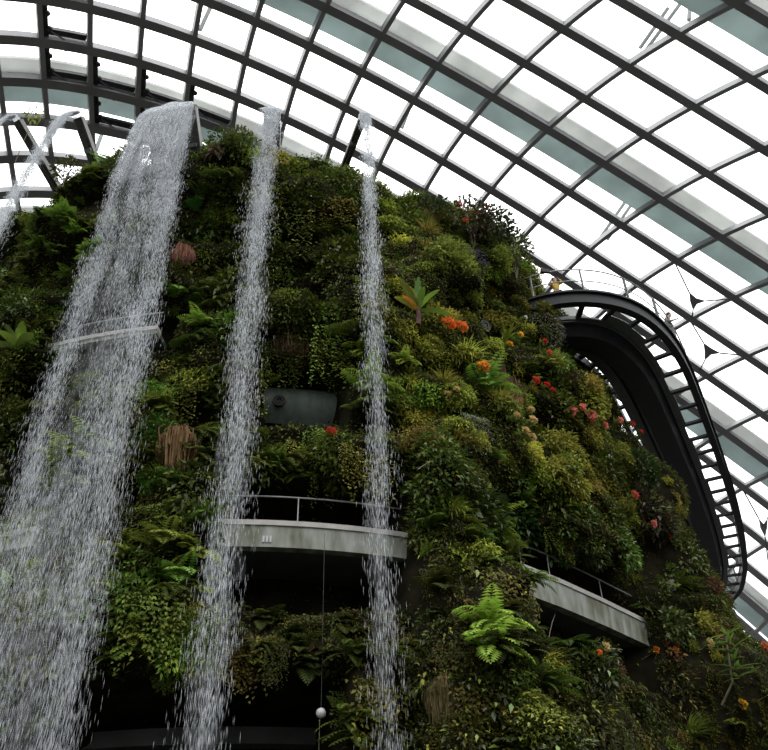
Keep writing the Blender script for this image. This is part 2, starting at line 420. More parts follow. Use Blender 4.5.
# pale braces beyond the glass
for (x0, y0, x1, y1), lab in [((640, 48, 668, 8), 'thin pale brace beyond the glass near the top right, left of a pair'), ((646, 50, 680, 4), 'thin pale brace beyond the glass near the top right, right of a pair'),
                         ((689, 20, 690, 0), 'short pale brace beyond the glass at the top edge'), ((600, 238, 625, 202), 'thin pale brace beyond the glass above the walkway, left of a pair'),
                         ((607, 240, 640, 192), 'thin pale brace beyond the glass above the walkway, right of a pair'),
                         ((200, 30, 212, 4), 'pale brace beyond the glass above the wide waterfall'), ((402, 128, 412, 102), 'pale brace beyond the glass right of the rightmost waterfall'),
                         ((96, 150, 104, 128), 'pale brace beyond the glass between the second spout and the wide fall'), ((95, 116, 108, 96), 'pale brace beyond the glass over the second spout')]:
    def on_dome(px, py, off):
        D = ray(px, py); o_ = (EYE - C0) / AXS; d_ = D / AXS
        a_ = d_ @ d_; b_ = d_ @ o_; c_ = o_ @ o_ - 1
        return EYE + D * ((-b_ + math.sqrt(b_ * b_ - a_ * c_)) / a_ + off)
    b = MB(); p0 = on_dome(x0, y0, .5); p1 = on_dome(x1, y1, 3.0)
    b.tube([(p0 - p0), (p1 - p0)], .14, 6)
    o = b.build('outer_brace', M['strut']); o.location = p0
    tag(o, lab, 'brace')
# triangular plates that tie cables to the roof ribs
for n_, (c, e, lab) in enumerate([((694, 302), [(675, 263), (727, 299), (692, 319)], 'steel cable plate just above the bend of the walkway'),
                    ((709, 352), [(691, 322), (740, 355), (699, 372)], 'steel cable plate right of the walkway below the other plate'),
                    ((764, 528), [(743, 490), (770, 512), (768, 560)], 'steel cable plate at the right edge of the roof')]):
    pc = on_dome(c[0], c[1], -1.2); root = empty('cable_plate', tuple(pc))
    ee = [on_dome(x, y, -.7) for x, y in e]
    V = []
    for i in range(3):
        d = nrm(ee[i] - pc); d2 = nrm(ee[(i + 1) % 3] - pc); V += [d * .95, nrm(d + d2) * .36]
    up = nrm(EYE - pc)
    pl = MB(); pl.add([v + up * .04 for v in V] + [v - up * .04 for v in V], [tuple(range(6)), tuple(range(11, 5, -1))] + [(i, i + 6, (i + 1) % 6 + 6, (i + 1) % 6) for i in range(6)])
    pl.build('plate', M['arch'], root)
    for i in range(3):
        t = MB(); t.tube([V[2 * i] * .9, ee[i] - pc], .06, 5); t.build('cable', M['railgrey'], root)
    tag(root, lab, 'cable plate')

# ------------------------------------------------------------------ aerial walkway
ZW = 27.0
wpx = [(524, 309), (532, 304), (545, 300), (560, 297.5), (580, 296.5), (600, 297), (616, 300), (630, 305), (643, 312), (655, 321), (668, 335), (680, 352), (688, 371), (695, 392), (703, 412), (710, 433), (718, 453),
       (725, 475), (732, 497), (738, 520), (742, 540), (745, 562), (749, 590), (754, 625)]
W0 = np.array([at_z(x, y, ZW) for x, y in wpx])
W0 = np.vstack([W0[:-1], [[26.3, 63.0, ZW], [24.5, 68.0, ZW], [18.0, 71.0, ZW], [8.0, 71.0, ZW], [0.0, 65.0, ZW]]])      # on behind the tower
for _ in range(2):
    W0[1:-1] = (W0[:-2] + 2 * W0[1:-1] + W0[2:]) / 4
dl = np.r_[0, np.cumsum(np.linalg.norm(np.diff(W0, axis=0), axis=1))]
ss = np.arange(0, dl[-1], .55)
W = np.stack([np.interp(ss, dl, W0[:, i]) for i in range(3)], 1)
for _ in range(4): W[1:-1] = (W[:-2] + 2 * W[1:-1] + W[2:]) / 4
T_ = nrm(np.gradient(W, axis=0)); INN = nrm(np.cross(np.array([0, 0, 1.0]), T_))     # towards the inside of the bend
if (INN[len(INN) // 4] @ (np.array([12, 40, 27.0]) - W[len(W) // 4])) < 0: INN = -INN
org = W[0].copy(); root = empty('aerial_walkway', tuple(org))
def wpath(o, dz): return [p - org + i * o + np.array([0, 0, dz]) for p, i in zip(W, INN)]
b = MB(); b.bar(wpath(0, -.08), .34, .56); b.bar(wpath(-.05, .22), .5, .10); b.build('outer_edge_beam', M['black'], root)
b = MB()
A_ = wpath(1.3, .1); B_ = wpath(1.7, -.75); C_ = wpath(2.7, -.75); D_ = wpath(3.1, .1)
V = []; Fc = []
for i in range(len(W)):
    V += [A_[i], B_[i], C_[i], D_[i]]
    if i: Fc += [((i - 1) * 4 + j, (i - 1) * 4 + (j + 1) % 4, i * 4 + (j + 1) % 4, i * 4 + j) for j in range(4)]
b.add(V, Fc); b.build('deck', M['black'], root)
b = MB(); b.bar(wpath(1.34, -.05), .10, .34); b.build('deck_edge_plate', M['deckside'], root)
b = MB(); b.bar(wpath(3.05, -.05), .10, .34); b.build('deck_edge_plate', M['deckside'], root)
b = MB(); b.bar(wpath(3.85, -.05), .24, .45); b.build('inner_edge_beam', M['black'], root)
for i in range(2, len(W) - 1, 3):
    for a, c in ((.1, 1.34), (3.05, 3.85)):
        r_ = MB(); r_.bar([W[i] - org + INN[i] * a + (0, 0, -.05), W[i] - org + INN[i] * c + (0, 0, -.05)], .22, .14); r_.build('cross_rib', M['black'], root)
for i in range(2, len(W) - 4, 3):           # dark infill plates in the slots: wide ones round the bend, narrow further on
    px_ = project(W[i])[0]; o1 = (1.12 if px_ < 606 else .72 if px_ < 662 else 1.0) + .10 * ((i // 3) % 3 == 0)
    r_ = MB(); r_.bar([W[k_] - org + INN[k_] * (o1 + 1.34) / 2 + (0, 0, -.1) for k_ in range(i, i + 4)], 1.34 - o1, .06); r_.build('slot_plate', M['deckside'], root)
    r_ = MB(); r_.bar([W[k_] - org + INN[k_] * 3.28 + (0, 0, -.1) for k_ in range(i, i + 4)], .5, .06); r_.build('slot_plate', M['deckside'], root)
hr = MB(); hr.tube(wpath(-.15, 1.62), .035, 6); hro = hr.build('top_rail', M['rail'], root, True)
hr = MB(); hr.tube(wpath(-.15, .92), .028, 6); hr.build('middle_rail', M['rail'], root, True)
for i in range(1, len(W), 4):
    p = MB(); p.bar([W[i] - org - INN[i] * .15 + (0, 0, .2), W[i] - org - INN[i] * .15 + (0, 0, 1.62)], .05, .12, tuple(INN[i])); p.build('rail_post', M['railgrey'], hro)
b = MB(); b.tube(wpath(3.7, 1.3), .035, 6); b.build('top_rail', M['rail'], root, True)
tag(root, 'dark curved steel walkway looping out from the planted wall under the dome', 'walkway')
p = at_z(545, 271, ZW + 1.68); s_ = MB(); s_.bar([(-.2, 0, 0), (.2, 0, 0)], .12, .2); o = s_.build('rail_box', M['black']); o.location = p
o.rotation_euler = (0, 0, .2); tag(o, 'small black box fixed to the walkway top rail', 'box')

def person(loc, rz, top, lab, lean=0.0, arms='rail', scale=1.0):
    """one skinned body; clothes and hair are its children"""
    root = empty('person', loc, rz); root.scale = (scale,) * 3
    def skin(name, V, E, Rr, mat, lv=2):
        me = bpy.data.meshes.new(name); me.from_pydata(V, E, []); me.materials.append(mat)
        o = link(name, me, root)
        o.modifiers.new('skin', 'SKIN')
        for i, r in enumerate(Rr): me.skin_vertices[0].data[i].radius = (r, r)
        me.skin_vertices[0].data[0].use_root = True
        sb = o.modifiers.new('sub', 'SUBSURF'); sb.levels = lv; sb.render_levels = lv
        return o
    ly = lambda z: lean * max(0, z - .95)           # the torso bends forward (+y) over the rail
    hand = (lambda s: (.24 * s, .42 + ly(1.2), 1.12)) if arms == 'rail' else (lambda s: (.13 * s, .22 + ly(1.5), 1.58))
    elb = (lambda s: (.30 * s, .16 + ly(1.1), 1.10)) if arms == 'rail' else (lambda s: (.33 * s, .14 + ly(1.3), 1.30))
    V = [(0, 0, .95), (0, ly(1.15), 1.15), (0, ly(1.38), 1.38), (0, ly(1.5), 1.50), (0, ly(1.56) + .02, 1.58), (0, ly(1.66) + .03, 1.68), (0, ly(1.7) + .02, 1.74)]
    Rr = [.15, .13, .15, .065, .09, .10, .06]; E = [(i, i + 1) for i in range(6)]
    for s in (-1, 1):
        n = len(V); V += [(.18 * s, ly(1.4), 1.42), elb(s), hand(s)]; Rr += [.06, .045, .035]; E += [(2, n), (n, n + 1), (n + 1, n + 2)]
        h = np.array(hand(s))
        for fx, fl in ((-.03, .07), (-.01, .085), (.012, .08), (.032, .06), (-.045 * s, .05)):
            m_ = len(V); V += [tuple(h + np.array([fx, .05, .005])), tuple(h + np.array([fx * 1.2, .05 + fl, -.02]))]; Rr += [.010, .008]; E += [(n + 2, m_), (m_, m_ + 1)]
        n = len(V); V += [(.09 * s, 0, .88), (.10 * s, .03, .48), (.10 * s, -.01, .08), (.11 * s, .15, .04)]; Rr += [.09, .065, .045, .04]; E += [(0, n), (n, n + 1), (n + 1, n + 2), (n + 2, n + 3)]
    skin('body', V, E, Rr, M['skin'])
    TV = [(0, 0, .90), (0, ly(1.15), 1.15), (0, ly(1.38), 1.39), (0, ly(1.45), 1.46)]; TR = [.17, .155, .17, .09]; TE = [(0, 1), (1, 2), (2, 3)]
    for s in (-1, 1):
        n = len(TV); e = np.array(elb(s)); sh = np.array((.19 * s, ly(1.4), 1.42)); h = np.array(hand(s))
        TV += [tuple(sh), tuple(e), tuple(e + (h - e) * .75)]; TR += [.08, .065, .05]; TE += [(2, n), (n, n + 1), (n + 1, n + 2)]
    skin('top', TV, TE, TR, top)
    LV = [(0, 0, .95)]; LR = [.165]; LE = []
    for s in (-1, 1):
        n = len(LV); LV += [(.09 * s, 0, .85), (.10 * s, .03, .48), (.10 * s, -.01, .12)]; LR += [.105, .08, .06]; LE += [(0, n), (n, n + 1), (n + 1, n + 2)]
    skin('trousers', LV, LE, LR, M['trousers'])
    h = MB(); h.ball((0, ly(1.68) - .02, 1.71), .115, 8, (1, 1.05, 1.05)); h.build('hair', M['hair'], root, True)
    tag(root, lab, 'person')
pp = at_z(565, 297.5, ZW); i0 = int(np.argmin(np.linalg.norm(W - pp, axis=1)))
q = W[i0] + INN[i0] * .5; dv = -INN[i0]
person((q[0], q[1], ZW + .08), math.atan2(-dv[0], dv[1]), M['yellow'], 'person in a yellow top standing behind the walkway rail', 0.0, 'up', .95)
pp = at_z(679, 346, ZW); i0 = int(np.argmin(np.linalg.norm(W - pp, axis=1)))
q = W[i0] + INN[i0] * .12; dv = -INN[i0]
person((q[0], q[1], ZW + .28), math.atan2(-dv[0], dv[1]), M['greycloth'], 'person in grey clothes leaning over the walkway rail at its bend', .35, 'rail', 1.12)

# ------------------------------------------------------------------ balconies and ledges
def arc_pts(p0, p1, r, z, n=24): return [pt(a, z, r) for a in np.linspace(p0, p1, n)]
def balcony(name, lab, x0, x1, py, z, r, h, depth, rail=None, posts=(), cop=True, plan=None):
    """curved slab from column x0 to x1 of its front edge at height z (top)"""
    def phx(x, y):
        d = ray(x, y); o = EYE[:2] - AXI; dd = d[:2]; a = dd @ dd; bq = dd @ o; c = o @ o - r * r
        t = (-bq - math.sqrt(max(0, bq * bq - a * c))) / a; p = o + dd * t; return math.atan2(p[0], -p[1])
    if plan is None:
        p0, p1 = phx(*x0), phx(*x1); P3 = lambda a, z_, r_: pt(a, z_, r_)
    else:                                   # a front edge that does not follow the round wall
        p0, p1 = 0.0, 1.0; pl_ = np.array(plan)
        inw = nrm(np.array([AXI[0] - pl_[:, 0].mean(), AXI[1] - pl_[:, 1].mean()]))
        P3 = lambda a, z_, r_: np.array([*(np.array([np.interp(a, np.linspace(0, 1, len(pl_)), pl_[:, i]) for i in (0, 1)]) + inw * (r - r_)), z_])
    org = P3((p0 + p1) / 2, z - h, r - depth / 2); root = empty(name, tuple(org))
    n = 40
    sl = MB(); pts = [P3(a, z - h / 2, r - depth / 2) - org for a in np.linspace(p0, p1, n)]; sl.bar([P3(a, z - h / 2, r - .15) - org for a in np.linspace(p0, p1, n)], .30, h); sl.build('parapet', M['concrete'], root)
    sl = MB(); sl.bar([P3(a, z - h + .14, r - .28 - depth / 2) - org for a in np.linspace(p0, p1, n)], depth, .2); sl.build('floor_slab', M['slate'], root)  # shade of the underside put into the slab's dark colour
    if cop:
        c = MB(); c.bar([P3(a, z + .02, r - .14) - org for a in np.linspace(p0, p1, n)], .38, .16); c.build('coping', M['coping'], root)
    if rail:
        t = MB(); t.tube([P3(a, z + rail, r - .25) - org for a in np.linspace(p0, p1, n)], .028, 6); ro = t.build('handrail', M['rail'], root, True)
        for fr in posts:
            a = p0 + (p1 - p0) * fr
            q = MB(); q.tube([P3(a, z, r - .25) - org, P3(a, z + rail, r - .25) - org], .022, 5); q.build('rail_post', M['rail'], ro)
    tag(root, lab, 'balcony' if rail else 'ledge')
    return root
bal_ = balcony('balcony', 'curved pale concrete balcony between the middle and right waterfalls', (205, 517), (420, 545), 0, 13.5, 17.9, .74, 2.2, 1.05, (.05, .42))
for x_ in (263.5, 267, 270.5):
    a_, z_ = on_cyl(x_, 539, 17.93); q = MB(); q.bar([pt(a_, z_ - .10, 17.93) - np.array(bal_.location), pt(a_, z_ + .10, 17.93) - np.array(bal_.location)], .055, .03, (math.sin(a_), -math.cos(a_), 0)); q.build('painted_glint', M['globe'], bal_)  # white bars painted in for small lights reflecting off the parapet
balcony('balcony', 'short pale concrete balcony end half hidden by shrubs on the right slope', (518, 566), (650, 626), 0, 13.5, 17.5, .92, 1.8, 1.05, (.12, .47, .8),
        plan=[at_z(*q, 13.5)[:2] for q in ((522, 567), (535, 572), (560, 582), (600, 600), (647, 623))])
balcony('balcony', 'thin pale balcony edge with a rail behind the wide waterfall', (30, 344), (158, 328), 0, 20.9, 18.2, .22, .7, .95, (.05, .35, .65, .97))
balcony('balcony', 'lower balcony edge with a rail at the far left behind the falling water', (-40, 520), (40, 515), 0, 13.5, 18.3, .5, 1.5, 1.0, (.2, .7))
balcony('concrete_ledge', 'short grey concrete ledge among ferns left of the brown roots', (462, 383), (497, 410), 0, 20.9, 18.35, .55, 1.0)
balcony('concrete_ledge', 'grey concrete ledge end under the dark shrub near the right edge', (672, 572), (696, 600), 0, 15.2, 19.2, .45, .8, cop=False)
# grey green wall behind the recess with its round lamp
m0 = on_cyl(258, 400, 16.6); m1 = on_cyl(350, 404, 16.6)
b = MB(); org = pt((m0[0] + m1[0]) / 2, 17.0, 16.2)
za, zb = on_cyl(300, 384, 16.6)[1], on_cyl(300, 420, 16.6)[1]
prof = [(a, zb + (za - zb) * j / 8, 15.9 + .9 * math.sin(PI * (.15 + .7 * j / 8))) for a in np.linspace(m0[0] - .04, m1[0] + .02, 20) for j in range(9)]
b.add([pt(*q) - org for q in prof], [(i * 9 + j, i * 9 + j + 1, (i + 1) * 9 + j + 1, (i + 1) * 9 + j) for i in range(19) for j in range(8)])
o = b.build('drum_wall', M['drum'], None, True); o.location = org
tag(o, 'bulging grey green wall drum in the dark opening between the middle and right waterfalls', 'wall drum')
def round_lamp(px, py, r, rad, lab):
    d = ray(px, py); oo = EYE[:2] - AXI; dd = d[:2]; a = dd @ dd; bq = dd @ oo; c = oo @ oo - r * r
    t = (-bq - math.sqrt(max(0, bq * bq - a * c))) / a; p = EYE + d * t; ph = phi_of(p)
    root = empty('round_lamp', tuple(p), ph)
    ring = lambda R_, y, n=28: [(R_ * math.cos(2 * PI * k / n), y, R_ * math.sin(2 * PI * k / n)) for k in range(n)]
    q = MB(); q.tube(ring(rad, -.04), .035, 6, True); q.build('rim', M['slate'], root, True)
    q = MB(); q.tube(ring(rad * .62, -.05), .03, 6, True); q.build('inner_ring', M['slate'], root, True)
    q = MB(); n = 28; q.add(ring(rad, 0) + ring(rad, .9) + [(0, 0, 0)], [(k, (k + 1) % n, n + (k + 1) % n, n + k) for k in range(n)] + [(k, 2 * n, (k + 1) % n) for k in range(n)]); q.build('housing', M['slate'], root)
    q = MB(); q.ball((0, -.02, 0), rad * .42, 8, (1, .3, 1)); q.build('lens', M['black'], root, True)
    tag(root, lab, 'lamp')
round_lamp(279, 401, 16.8, .19, 'round porthole lamp at the left end of the grey green wall drum')
round_lamp(485, 326, 17.3, .23, 'round dark lamp in a shadowy hollow right of the large leaved plant')
# slab edge inside the open storey at the foot, and the hanging globe lamp
b = MB(); b.bar([pt(a, 8.3, 15.0) for a in np.linspace(-.3, .35, 24)], .6, .45)
tag(b.build('floor_slab', M['slate']), 'dim slab edge inside the dark open storey', 'slab', kind='structure')
gp = at_dist(321, 713, 21.9)
root = empty('hanging_lamp', tuple(gp))
b = MB(); b.ball((0, 0, 0), .125, 12); b.build('globe', M['globe'], root, True)
b = MB(); b.tube([(0, 0, .15), (0, 0, 12.9 - gp[2])], .006, 5); b.build('cord', M['slate'], root)
b = MB(); b.tube([(-.03, 0, -.15), (-.05, 0, -3.5)], .010, 5); b.build('pull_cord', M['stem'], root)
tag(root, 'small white globe lamp hanging on a cord in the dark opening at the foot', 'lamp')

# ------------------------------------------------------------------ waterfalls and their chutes
def octas(P, D, W_, L_):
    """slender drops: P centre, D fall direction, W_ width, L_ length -> six-point bodies"""
    n = len(P); D = nrm(D)
    A = nrm(np.cross(D, np.array([.31, .9, .1]))); B = np.cross(D, A)
    V = np.stack([P - D * L_[:, None] / 2, P + A * W_[:, None] / 2, P + B * W_[:, None] / 2, P - A * W_[:, None] / 2, P - B * W_[:, None] / 2, P + D * L_[:, None] / 2], 1)
    base = np.array([[0, 1, 2], [0, 2, 3], [0, 3, 4], [0, 4, 1], [5, 2, 1], [5, 3, 2], [5, 4, 3], [5, 1, 4]])
    Fc = (np.arange(n)[:, None, None] * 6 + base[None]).reshape(-1)
    return V.reshape(-1, 3), Fc
def tri_mesh(name, V, Fc, mat):
    me = bpy.data.meshes.new(name); nf = len(Fc) // 3
    me.vertices.add(len(V)); me.vertices.foreach_set('co', np.ascontiguousarray(V, np.float32).ravel())
    me.loops.add(nf * 3); me.loops.foreach_set('vertex_index', Fc.astype(np.int32))
    me.polygons.add(nf); me.polygons.foreach_set('loop_start', np.arange(0, nf * 3, 3, dtype=np.int32)); me.polygons.foreach_set('loop_total', np.full(nf, 3, np.int32))
    me.polygons.foreach_set('use_smooth', np.ones(nf, bool))
    me.materials.append(mat); me.update(calc_edges=True); return me
ZL = 33.0
def plane_hit(px, py, P0, d):
    """where the sight line meets the upright plane through P0 along the horizontal direction d"""
    nrm_ = np.array([-d[1], d[0], 0.0]); r = ray(px, py)
    return EYE + r * ((P0 - EYE) @ nrm_ / (r @ nrm_))
def chute(lip, base_px, d, width, lab, wide=False):
    side = np.array([-d[1], d[0], -.09 if wide else 0.0])
    bs = plane_hit(*base_px, lip, d)
    bs = bs + (bs - lip) * .25
    root = empty('water_chute', tuple(bs)); L = lip - bs
    n = 10; path = [L * t for t in np.linspace(0, 1, n)]
    up = nrm(np.cross(nrm(L), side)); up = up if up[2] > 0 else -up
    h = .26
    m = MB(); m.bar(path, width, .06, tuple(up), -.04); m.build('trough', M['chute'], root)
    for s in (-1, 1):
        q = MB(); q.bar([p + side * s * width / 2 for p in path], .06, h, tuple(up), .06); q.build('side_plate', M['chute_rim'], root)
    q = MB(); q.bar([path[6] - up * .12 - side * width * .45, path[6] - up * .12 + side * width * .45], .16, .14, tuple(up)); q.build('bracket', M['railgrey'], root)
    for s in ((-.25, .25) if wide else (0,)):
        q = MB(); q.bar([p - up * .10 + side * s * width for p in path[:8]], .10, .12, tuple(up)); q.build('stiffener', M['chute'], root)
    tag(root, lab, 'water chute')
def waterfall(lab, lipc, d, width, v0, spread, n_drops, z_end, sheet_t, vz=None, dens_jit=1.0, vmax=None):
    """water leaves the lip lipc along d; columns across the width fly with slightly different speeds"""
    vz = .9 if width > 1 else .45
    side = np.array([-d[1], d[0], -.09 if width > 1 else 0.0]); root = empty('waterfall', tuple(lipc))
    d3 = np.array([d[0], d[1], 0.0])
    # the whole skin near the lip
    nu, nv = max(8, int(width * 14)), 36
    U, Vv = np.meshgrid(np.linspace(-1, 1, nu), np.linspace(0, 1, nv), indexing='ij')
    t = Vv * sheet_t * (.62 + .38 * vnoise(U * width * 5 + 3, 0 * Vv + 2)) - (.12 if width > 1 else .02)
    wob = .03 * np.sin(U * 7 + 1) + .05 * (vnoise(U * 4 + 9, Vv * 5) - .5) * Vv
    P = (side * (U * width / 2 * (1 + spread * .22 * np.clip(t, 0, 9)))[..., None] + d3 * ((v0 + .5) * t + wob)[..., None]
         + np.array([0, 0, 1.0]) * (vz * t - 4.9 * t * t + (.30 if width > 1 else .04) * (1 - U * U) + .06)[..., None])
    s_ = MB(); s_.add(P.reshape(-1, 3), [(i * nv + j, (i + 1) * nv + j, (i + 1) * nv + j + 1, i * nv + j + 1) for i in range(nu - 1) for j in range(nv - 1)])
    me = s_.mesh('water_sheet', M['sheet'], True)
    uvl = me.uv_layers.new(name='flow'); li = np.zeros(len(me.loops), np.int32); me.loops.foreach_get('vertex_index', li)
    uvv = np.stack([(U * width / 2).ravel(), (Vv * 2.6).ravel()], 1)[li]; uvl.data.foreach_set('uv', uvv.astype(np.float32).ravel())
    link('water_sheet', me, root)
    # loose drops in falling wisps
    T_end = (vz + math.sqrt(vz * vz + 4 * 4.9 * (ZL - z_end))) / 9.8
    n_drops = int(n_drops * 2.1); per = 26; nw = n_drops // per
    cu = rng.uniform(-1, 1, nw) if width > 1 else np.clip(rng.normal(0, .5, nw), -1.3, 1.3)
    t0 = sheet_t * (.28 if width > 1 else .3)
    ct = t0 + (T_end - t0) * rng.random(nw) ** 1.25
    if width > 1:                           # the broad fall parts into two heavier sides as it drops, with rents between
        cu = np.sign(cu) * np.abs(cu) ** (1 / (1 + .22 * ct))
        kp = vnoise(cu * 2.6 + 40, ct * 2.6 + 7) > .03 + .30 * (ct / T_end) ** 1.4
        cu, ct = cu[kp], ct[kp]; nw = len(cu)
    cl = rng.normal(0, .085, nw) * ct ** 1.1; cv = v0 + rng.normal(0, .07, nw)
    cw = rng.uniform(.02, .11, nw); ch = rng.uniform(.012, .055, nw)
    w = np.repeat(np.arange(nw), per); N = len(w)
    tt = np.clip(ct[w] + rng.normal(0, 1, N) * ch[w], t0 * .8, T_end)
    lat = cu[w] * width / 2 * (1 + spread * tt * .35) + cl[w] + rng.normal(0, 1, N) * cw[w] * (.6 + .6 * tt)
    fw = cv[w] * tt + .5 * np.minimum(tt, .35) + rng.normal(0, .05, N) * tt
    z = vz * tt - 4.9 * tt * tt
    Pd = side * lat[:, None] + d3 * fw[:, None] + np.array([0, 0, 1.0]) * z[:, None]
    Dd = d3 * v0 + np.array([0, 0, 1.0]) * (vz - 9.8 * tt)[:, None] + rng.normal(0, .25, (N, 3))
    Wd = rng.uniform(.006, .019, N) * (1.25 - .7 * tt / T_end); Ld = rng.uniform(.05, .17, N) + .06 * tt
    V, Fc = octas(Pd, Dd, Wd, Ld)
    o = link('water_drops', tri_mesh('water_drops', V, Fc, M['drops']), root); o['kind'] = 'stuff'
    # puffs of fine spray around the falling wisps
    nm = int(n_drops / 70); tm = t0 + (T_end - t0) * rng.random(nm) ** .8
    lm = np.clip(rng.normal(0, .45, nm), -.8, .8) * width / 2 * (1 + spread * tm * .3) + rng.normal(0, .04, nm) * tm
    Pm = side * lm[:, None] + d3 * (v0 * tm + .5 * np.minimum(tm, .35) + rng.normal(0, .1, nm))[:, None] + np.array([0, 0, 1.0]) * (vz * tm - 4.9 * tm * tm)[:, None]
    mb = MB()
    for p, t_ in zip(Pm, tm):
        q = rng.uniform(.05, .11) * (1 + .35 * t_); mb.ball(p, q, 4, (1, 1, rng.uniform(2.2, 4.5)))
    o = mb.build('spray', M['mist'], root, True); o['kind'] = 'stuff'
    tag(root, lab, 'waterfall')
def radial(P): d = nrm(P[:2] - AXI); return np.array([d[0], d[1]])
falls = [
    ('waterfall leaving the leftmost chute and running out of the left edge', (17, 121), (66, 205), .38, 1.0, .5, 3500, 25, .5, 'leftmost narrow steel chute above the crest plants'),
    ('slanting waterfall from the second chute falling at the left edge', (78, 118), (106, 196), .42, 1.15, .6, 10000, 19, .5, 'second narrow steel chute just left of the wide waterfall'),
    ('very wide white waterfall falling from the broad steel chute', (171, 111), (183, 205), 2.2, .40, .75, 46000, 4, 1.4, 'broad steel chute under the wide waterfall'),
    ('narrow waterfall in the middle falling past the end of the curved balcony', (272, 112), (272, 160), .70, .72, .2, 11500, 4, .7, 'steel chute hidden behind the head of the middle waterfall'),
    ('narrowest waterfall on the right falling in front of the curved balcony', (364, 115), (341, 176), .34, .42, .2, 6500, 4, .5, 'narrow steel chute feeding the right waterfall'),
]
for lab, lp, bp, w, v, spr, nd, ze, st, clab in falls:
    lip = at_z(*lp, ZL); d = radial(lip)
    if w > 1: a_ = math.radians(-5); d = np.array([d[0] * math.cos(a_) - d[1] * math.sin(a_), d[0] * math.sin(a_) + d[1] * math.cos(a_)])
    waterfall(lab, lip, d, w, v, spr, nd, ze, st)
    chute(lip, bp, d, w + (.06 if w > 1 else -.06), clab, w > 1)

# ------------------------------------------------------------------ plants
# every leaf is a folded quad; a plant grows out of the wall along its own +y, up is z
def prand(n): return rng.random(n)
def tone(base, n, var=.35, tip=None, tipf=.12):
    c = np.array(base)[None] * (1 + var * (prand((n, 1)) * 2 - 1))
    c = c * (1 + .10 * (prand((n, 3)) * 2 - 1))
    if tip is not None:
        k = prand(n) < tipf; c[k] = np.array(tip)[None] * (1 + .2 * (prand((k.sum(), 1)) * 2 - 1))
    return c
def frond(P0, az, el, L, bend, n, ll, lw, col, droop=.15):
    s = np.linspace(0, 1, n); a = el - bend * s
    T = np.stack([np.sin(az) * np.cos(a), np.cos(az) * np.cos(a), np.sin(a)], 1)
    P = np.array(P0) + np.cumsum(T * (L / n), axis=0)
    S = np.array([math.cos(az), -math.sin(az), 0.0]); pr = np.sin(PI * np.clip(s * .86 + .13, 0, 1)) ** .8 * ll
    Vs, Cs = [], []
    for sg in (-1, 1):
        D = S * sg * .92 + T * .42 + np.array([0, 0, -droop])
        Vs.append(leaves(P, D, np.cross(S, T), pr, np.full(n, lw), .12)); Cs.append(tone(col, n, .18))
    w = np.full(n, .018)
    return np.concatenate(Vs), np.concatenate(Cs)
def fern(nf, L, col, el=(.2, 1.3), bend=(1.0, 2.0), n=13, ll=.20, lw=.06, full=False):
    Vs, Cs = [], []
    for i in range(nf):
        az = rng.uniform(-PI, PI) if full else rng.normal(0, .75)
        v, c = frond((rng.normal(0, .05), .02, 0), az, rng.uniform(*el), L * rng.uniform(.6, 1.1), rng.uniform(*bend), n, ll * rng.uniform(.8, 1.2), lw, np.array(col) * rng.uniform(.65, 1.35))
        Vs.append(v); Cs.append(c)
    return np.concatenate(Vs), np.concatenate(Cs)
def dome_pts(n, r, sz=(1, .8, .8), inner=.55):
    d = nrm(rng.normal(0, 1, (n, 3))); d[:, 1] = np.abs(d[:, 1])
    return d * (inner + (1 - inner) * prand((n, 1)) ** .5) * r * np.array(sz), d
def shrub(n, r, col, L=(.10, .20), W=.45, tip=None, tipf=.1, sz=(1, .8, .8), up=.2, inner=.4, var=.4):
    P, d = dome_pts(n, r, sz, inner)
    D = d + rng.normal(0, .45, (n, 3)) + np.array([0, .25, -.25])
    N = nrm(np.array([0, .3, 1.0]) + d * .4 + rng.normal(0, .4, (n, 3)))
    l = rng.uniform(*L, n)
    return leaves(P, D, N, l, l * W, .14, .2), tone(col, n, var, tip, tipf)
def cushion(n, r, col, tip=None, L=(.07, .15), sz=(1, .55, .75)):
    """a heap of small feathery sprays: many short drooping leaves gathered in lobes"""
    k = 14; lob, _ = dome_pts(k, r * .75, sz, .35); q = rng.integers(0, k, n)
    d = nrm(rng.normal(0, 1, (n, 3)) + np.array([0, .35, .35]))
    P = lob[q] + d * r * np.array([.42, .30, .26]) * rng.uniform(.6, 1.05, (n, 1))
    P[:, 1] = np.abs(P[:, 1])
    D = d * .6 + rng.normal(0, .5, (n, 3)) + np.array([0, .35, -.35])
    N = nrm(np.array([0, .4, 1.0]) + d * .4 + rng.normal(0, .4, (n, 3)))
    l = rng.uniform(*L, n) * r / .65
    lt = rng.uniform(.75, 1.25, k)[q][:, None]
    return leaves(P, D, N, l, l * .36, .1, .25), tone(col, n, .3, tip, .15) * lt
def trailing(ns, L, col, w=.55, step=.085, l=(.07, .13), tip=None):
    Vs, Cs = [], []
    for i in range(ns):
        x0 = rng.uniform(-w, w); Ls = L * rng.uniform(.35, 1.0); n = max(4, int(Ls / step)); s = np.linspace(0, Ls, n)
        P = np.stack([x0 + .06 * np.sin(s * 5 + i) + rng.normal(0, .03, n), .22 * np.exp(-s * .8) * np.sin(np.clip(s * 6, 0, PI / 2)) + .08 + rng.normal(0, .03, n) + .10 * prand(1), .12 - s], 1)
        a = rng.uniform(-1.4, 1.4, n)
        D = np.stack([np.sin(a), np.cos(a) * .6 + .2, -.6 + 0 * a], 1)
        N = np.stack([0 * a, np.full(n, .7), np.full(n, .7)], 1) + rng.normal(0, .35, (n, 3))
        ln = rng.uniform(*l, n)
        Vs.append(leaves(P, D, nrm(N), ln, ln * .5, .1, .2)); Cs.append(tone(col, n, .4, tip, .08))
    return np.concatenate(Vs), np.concatenate(Cs)
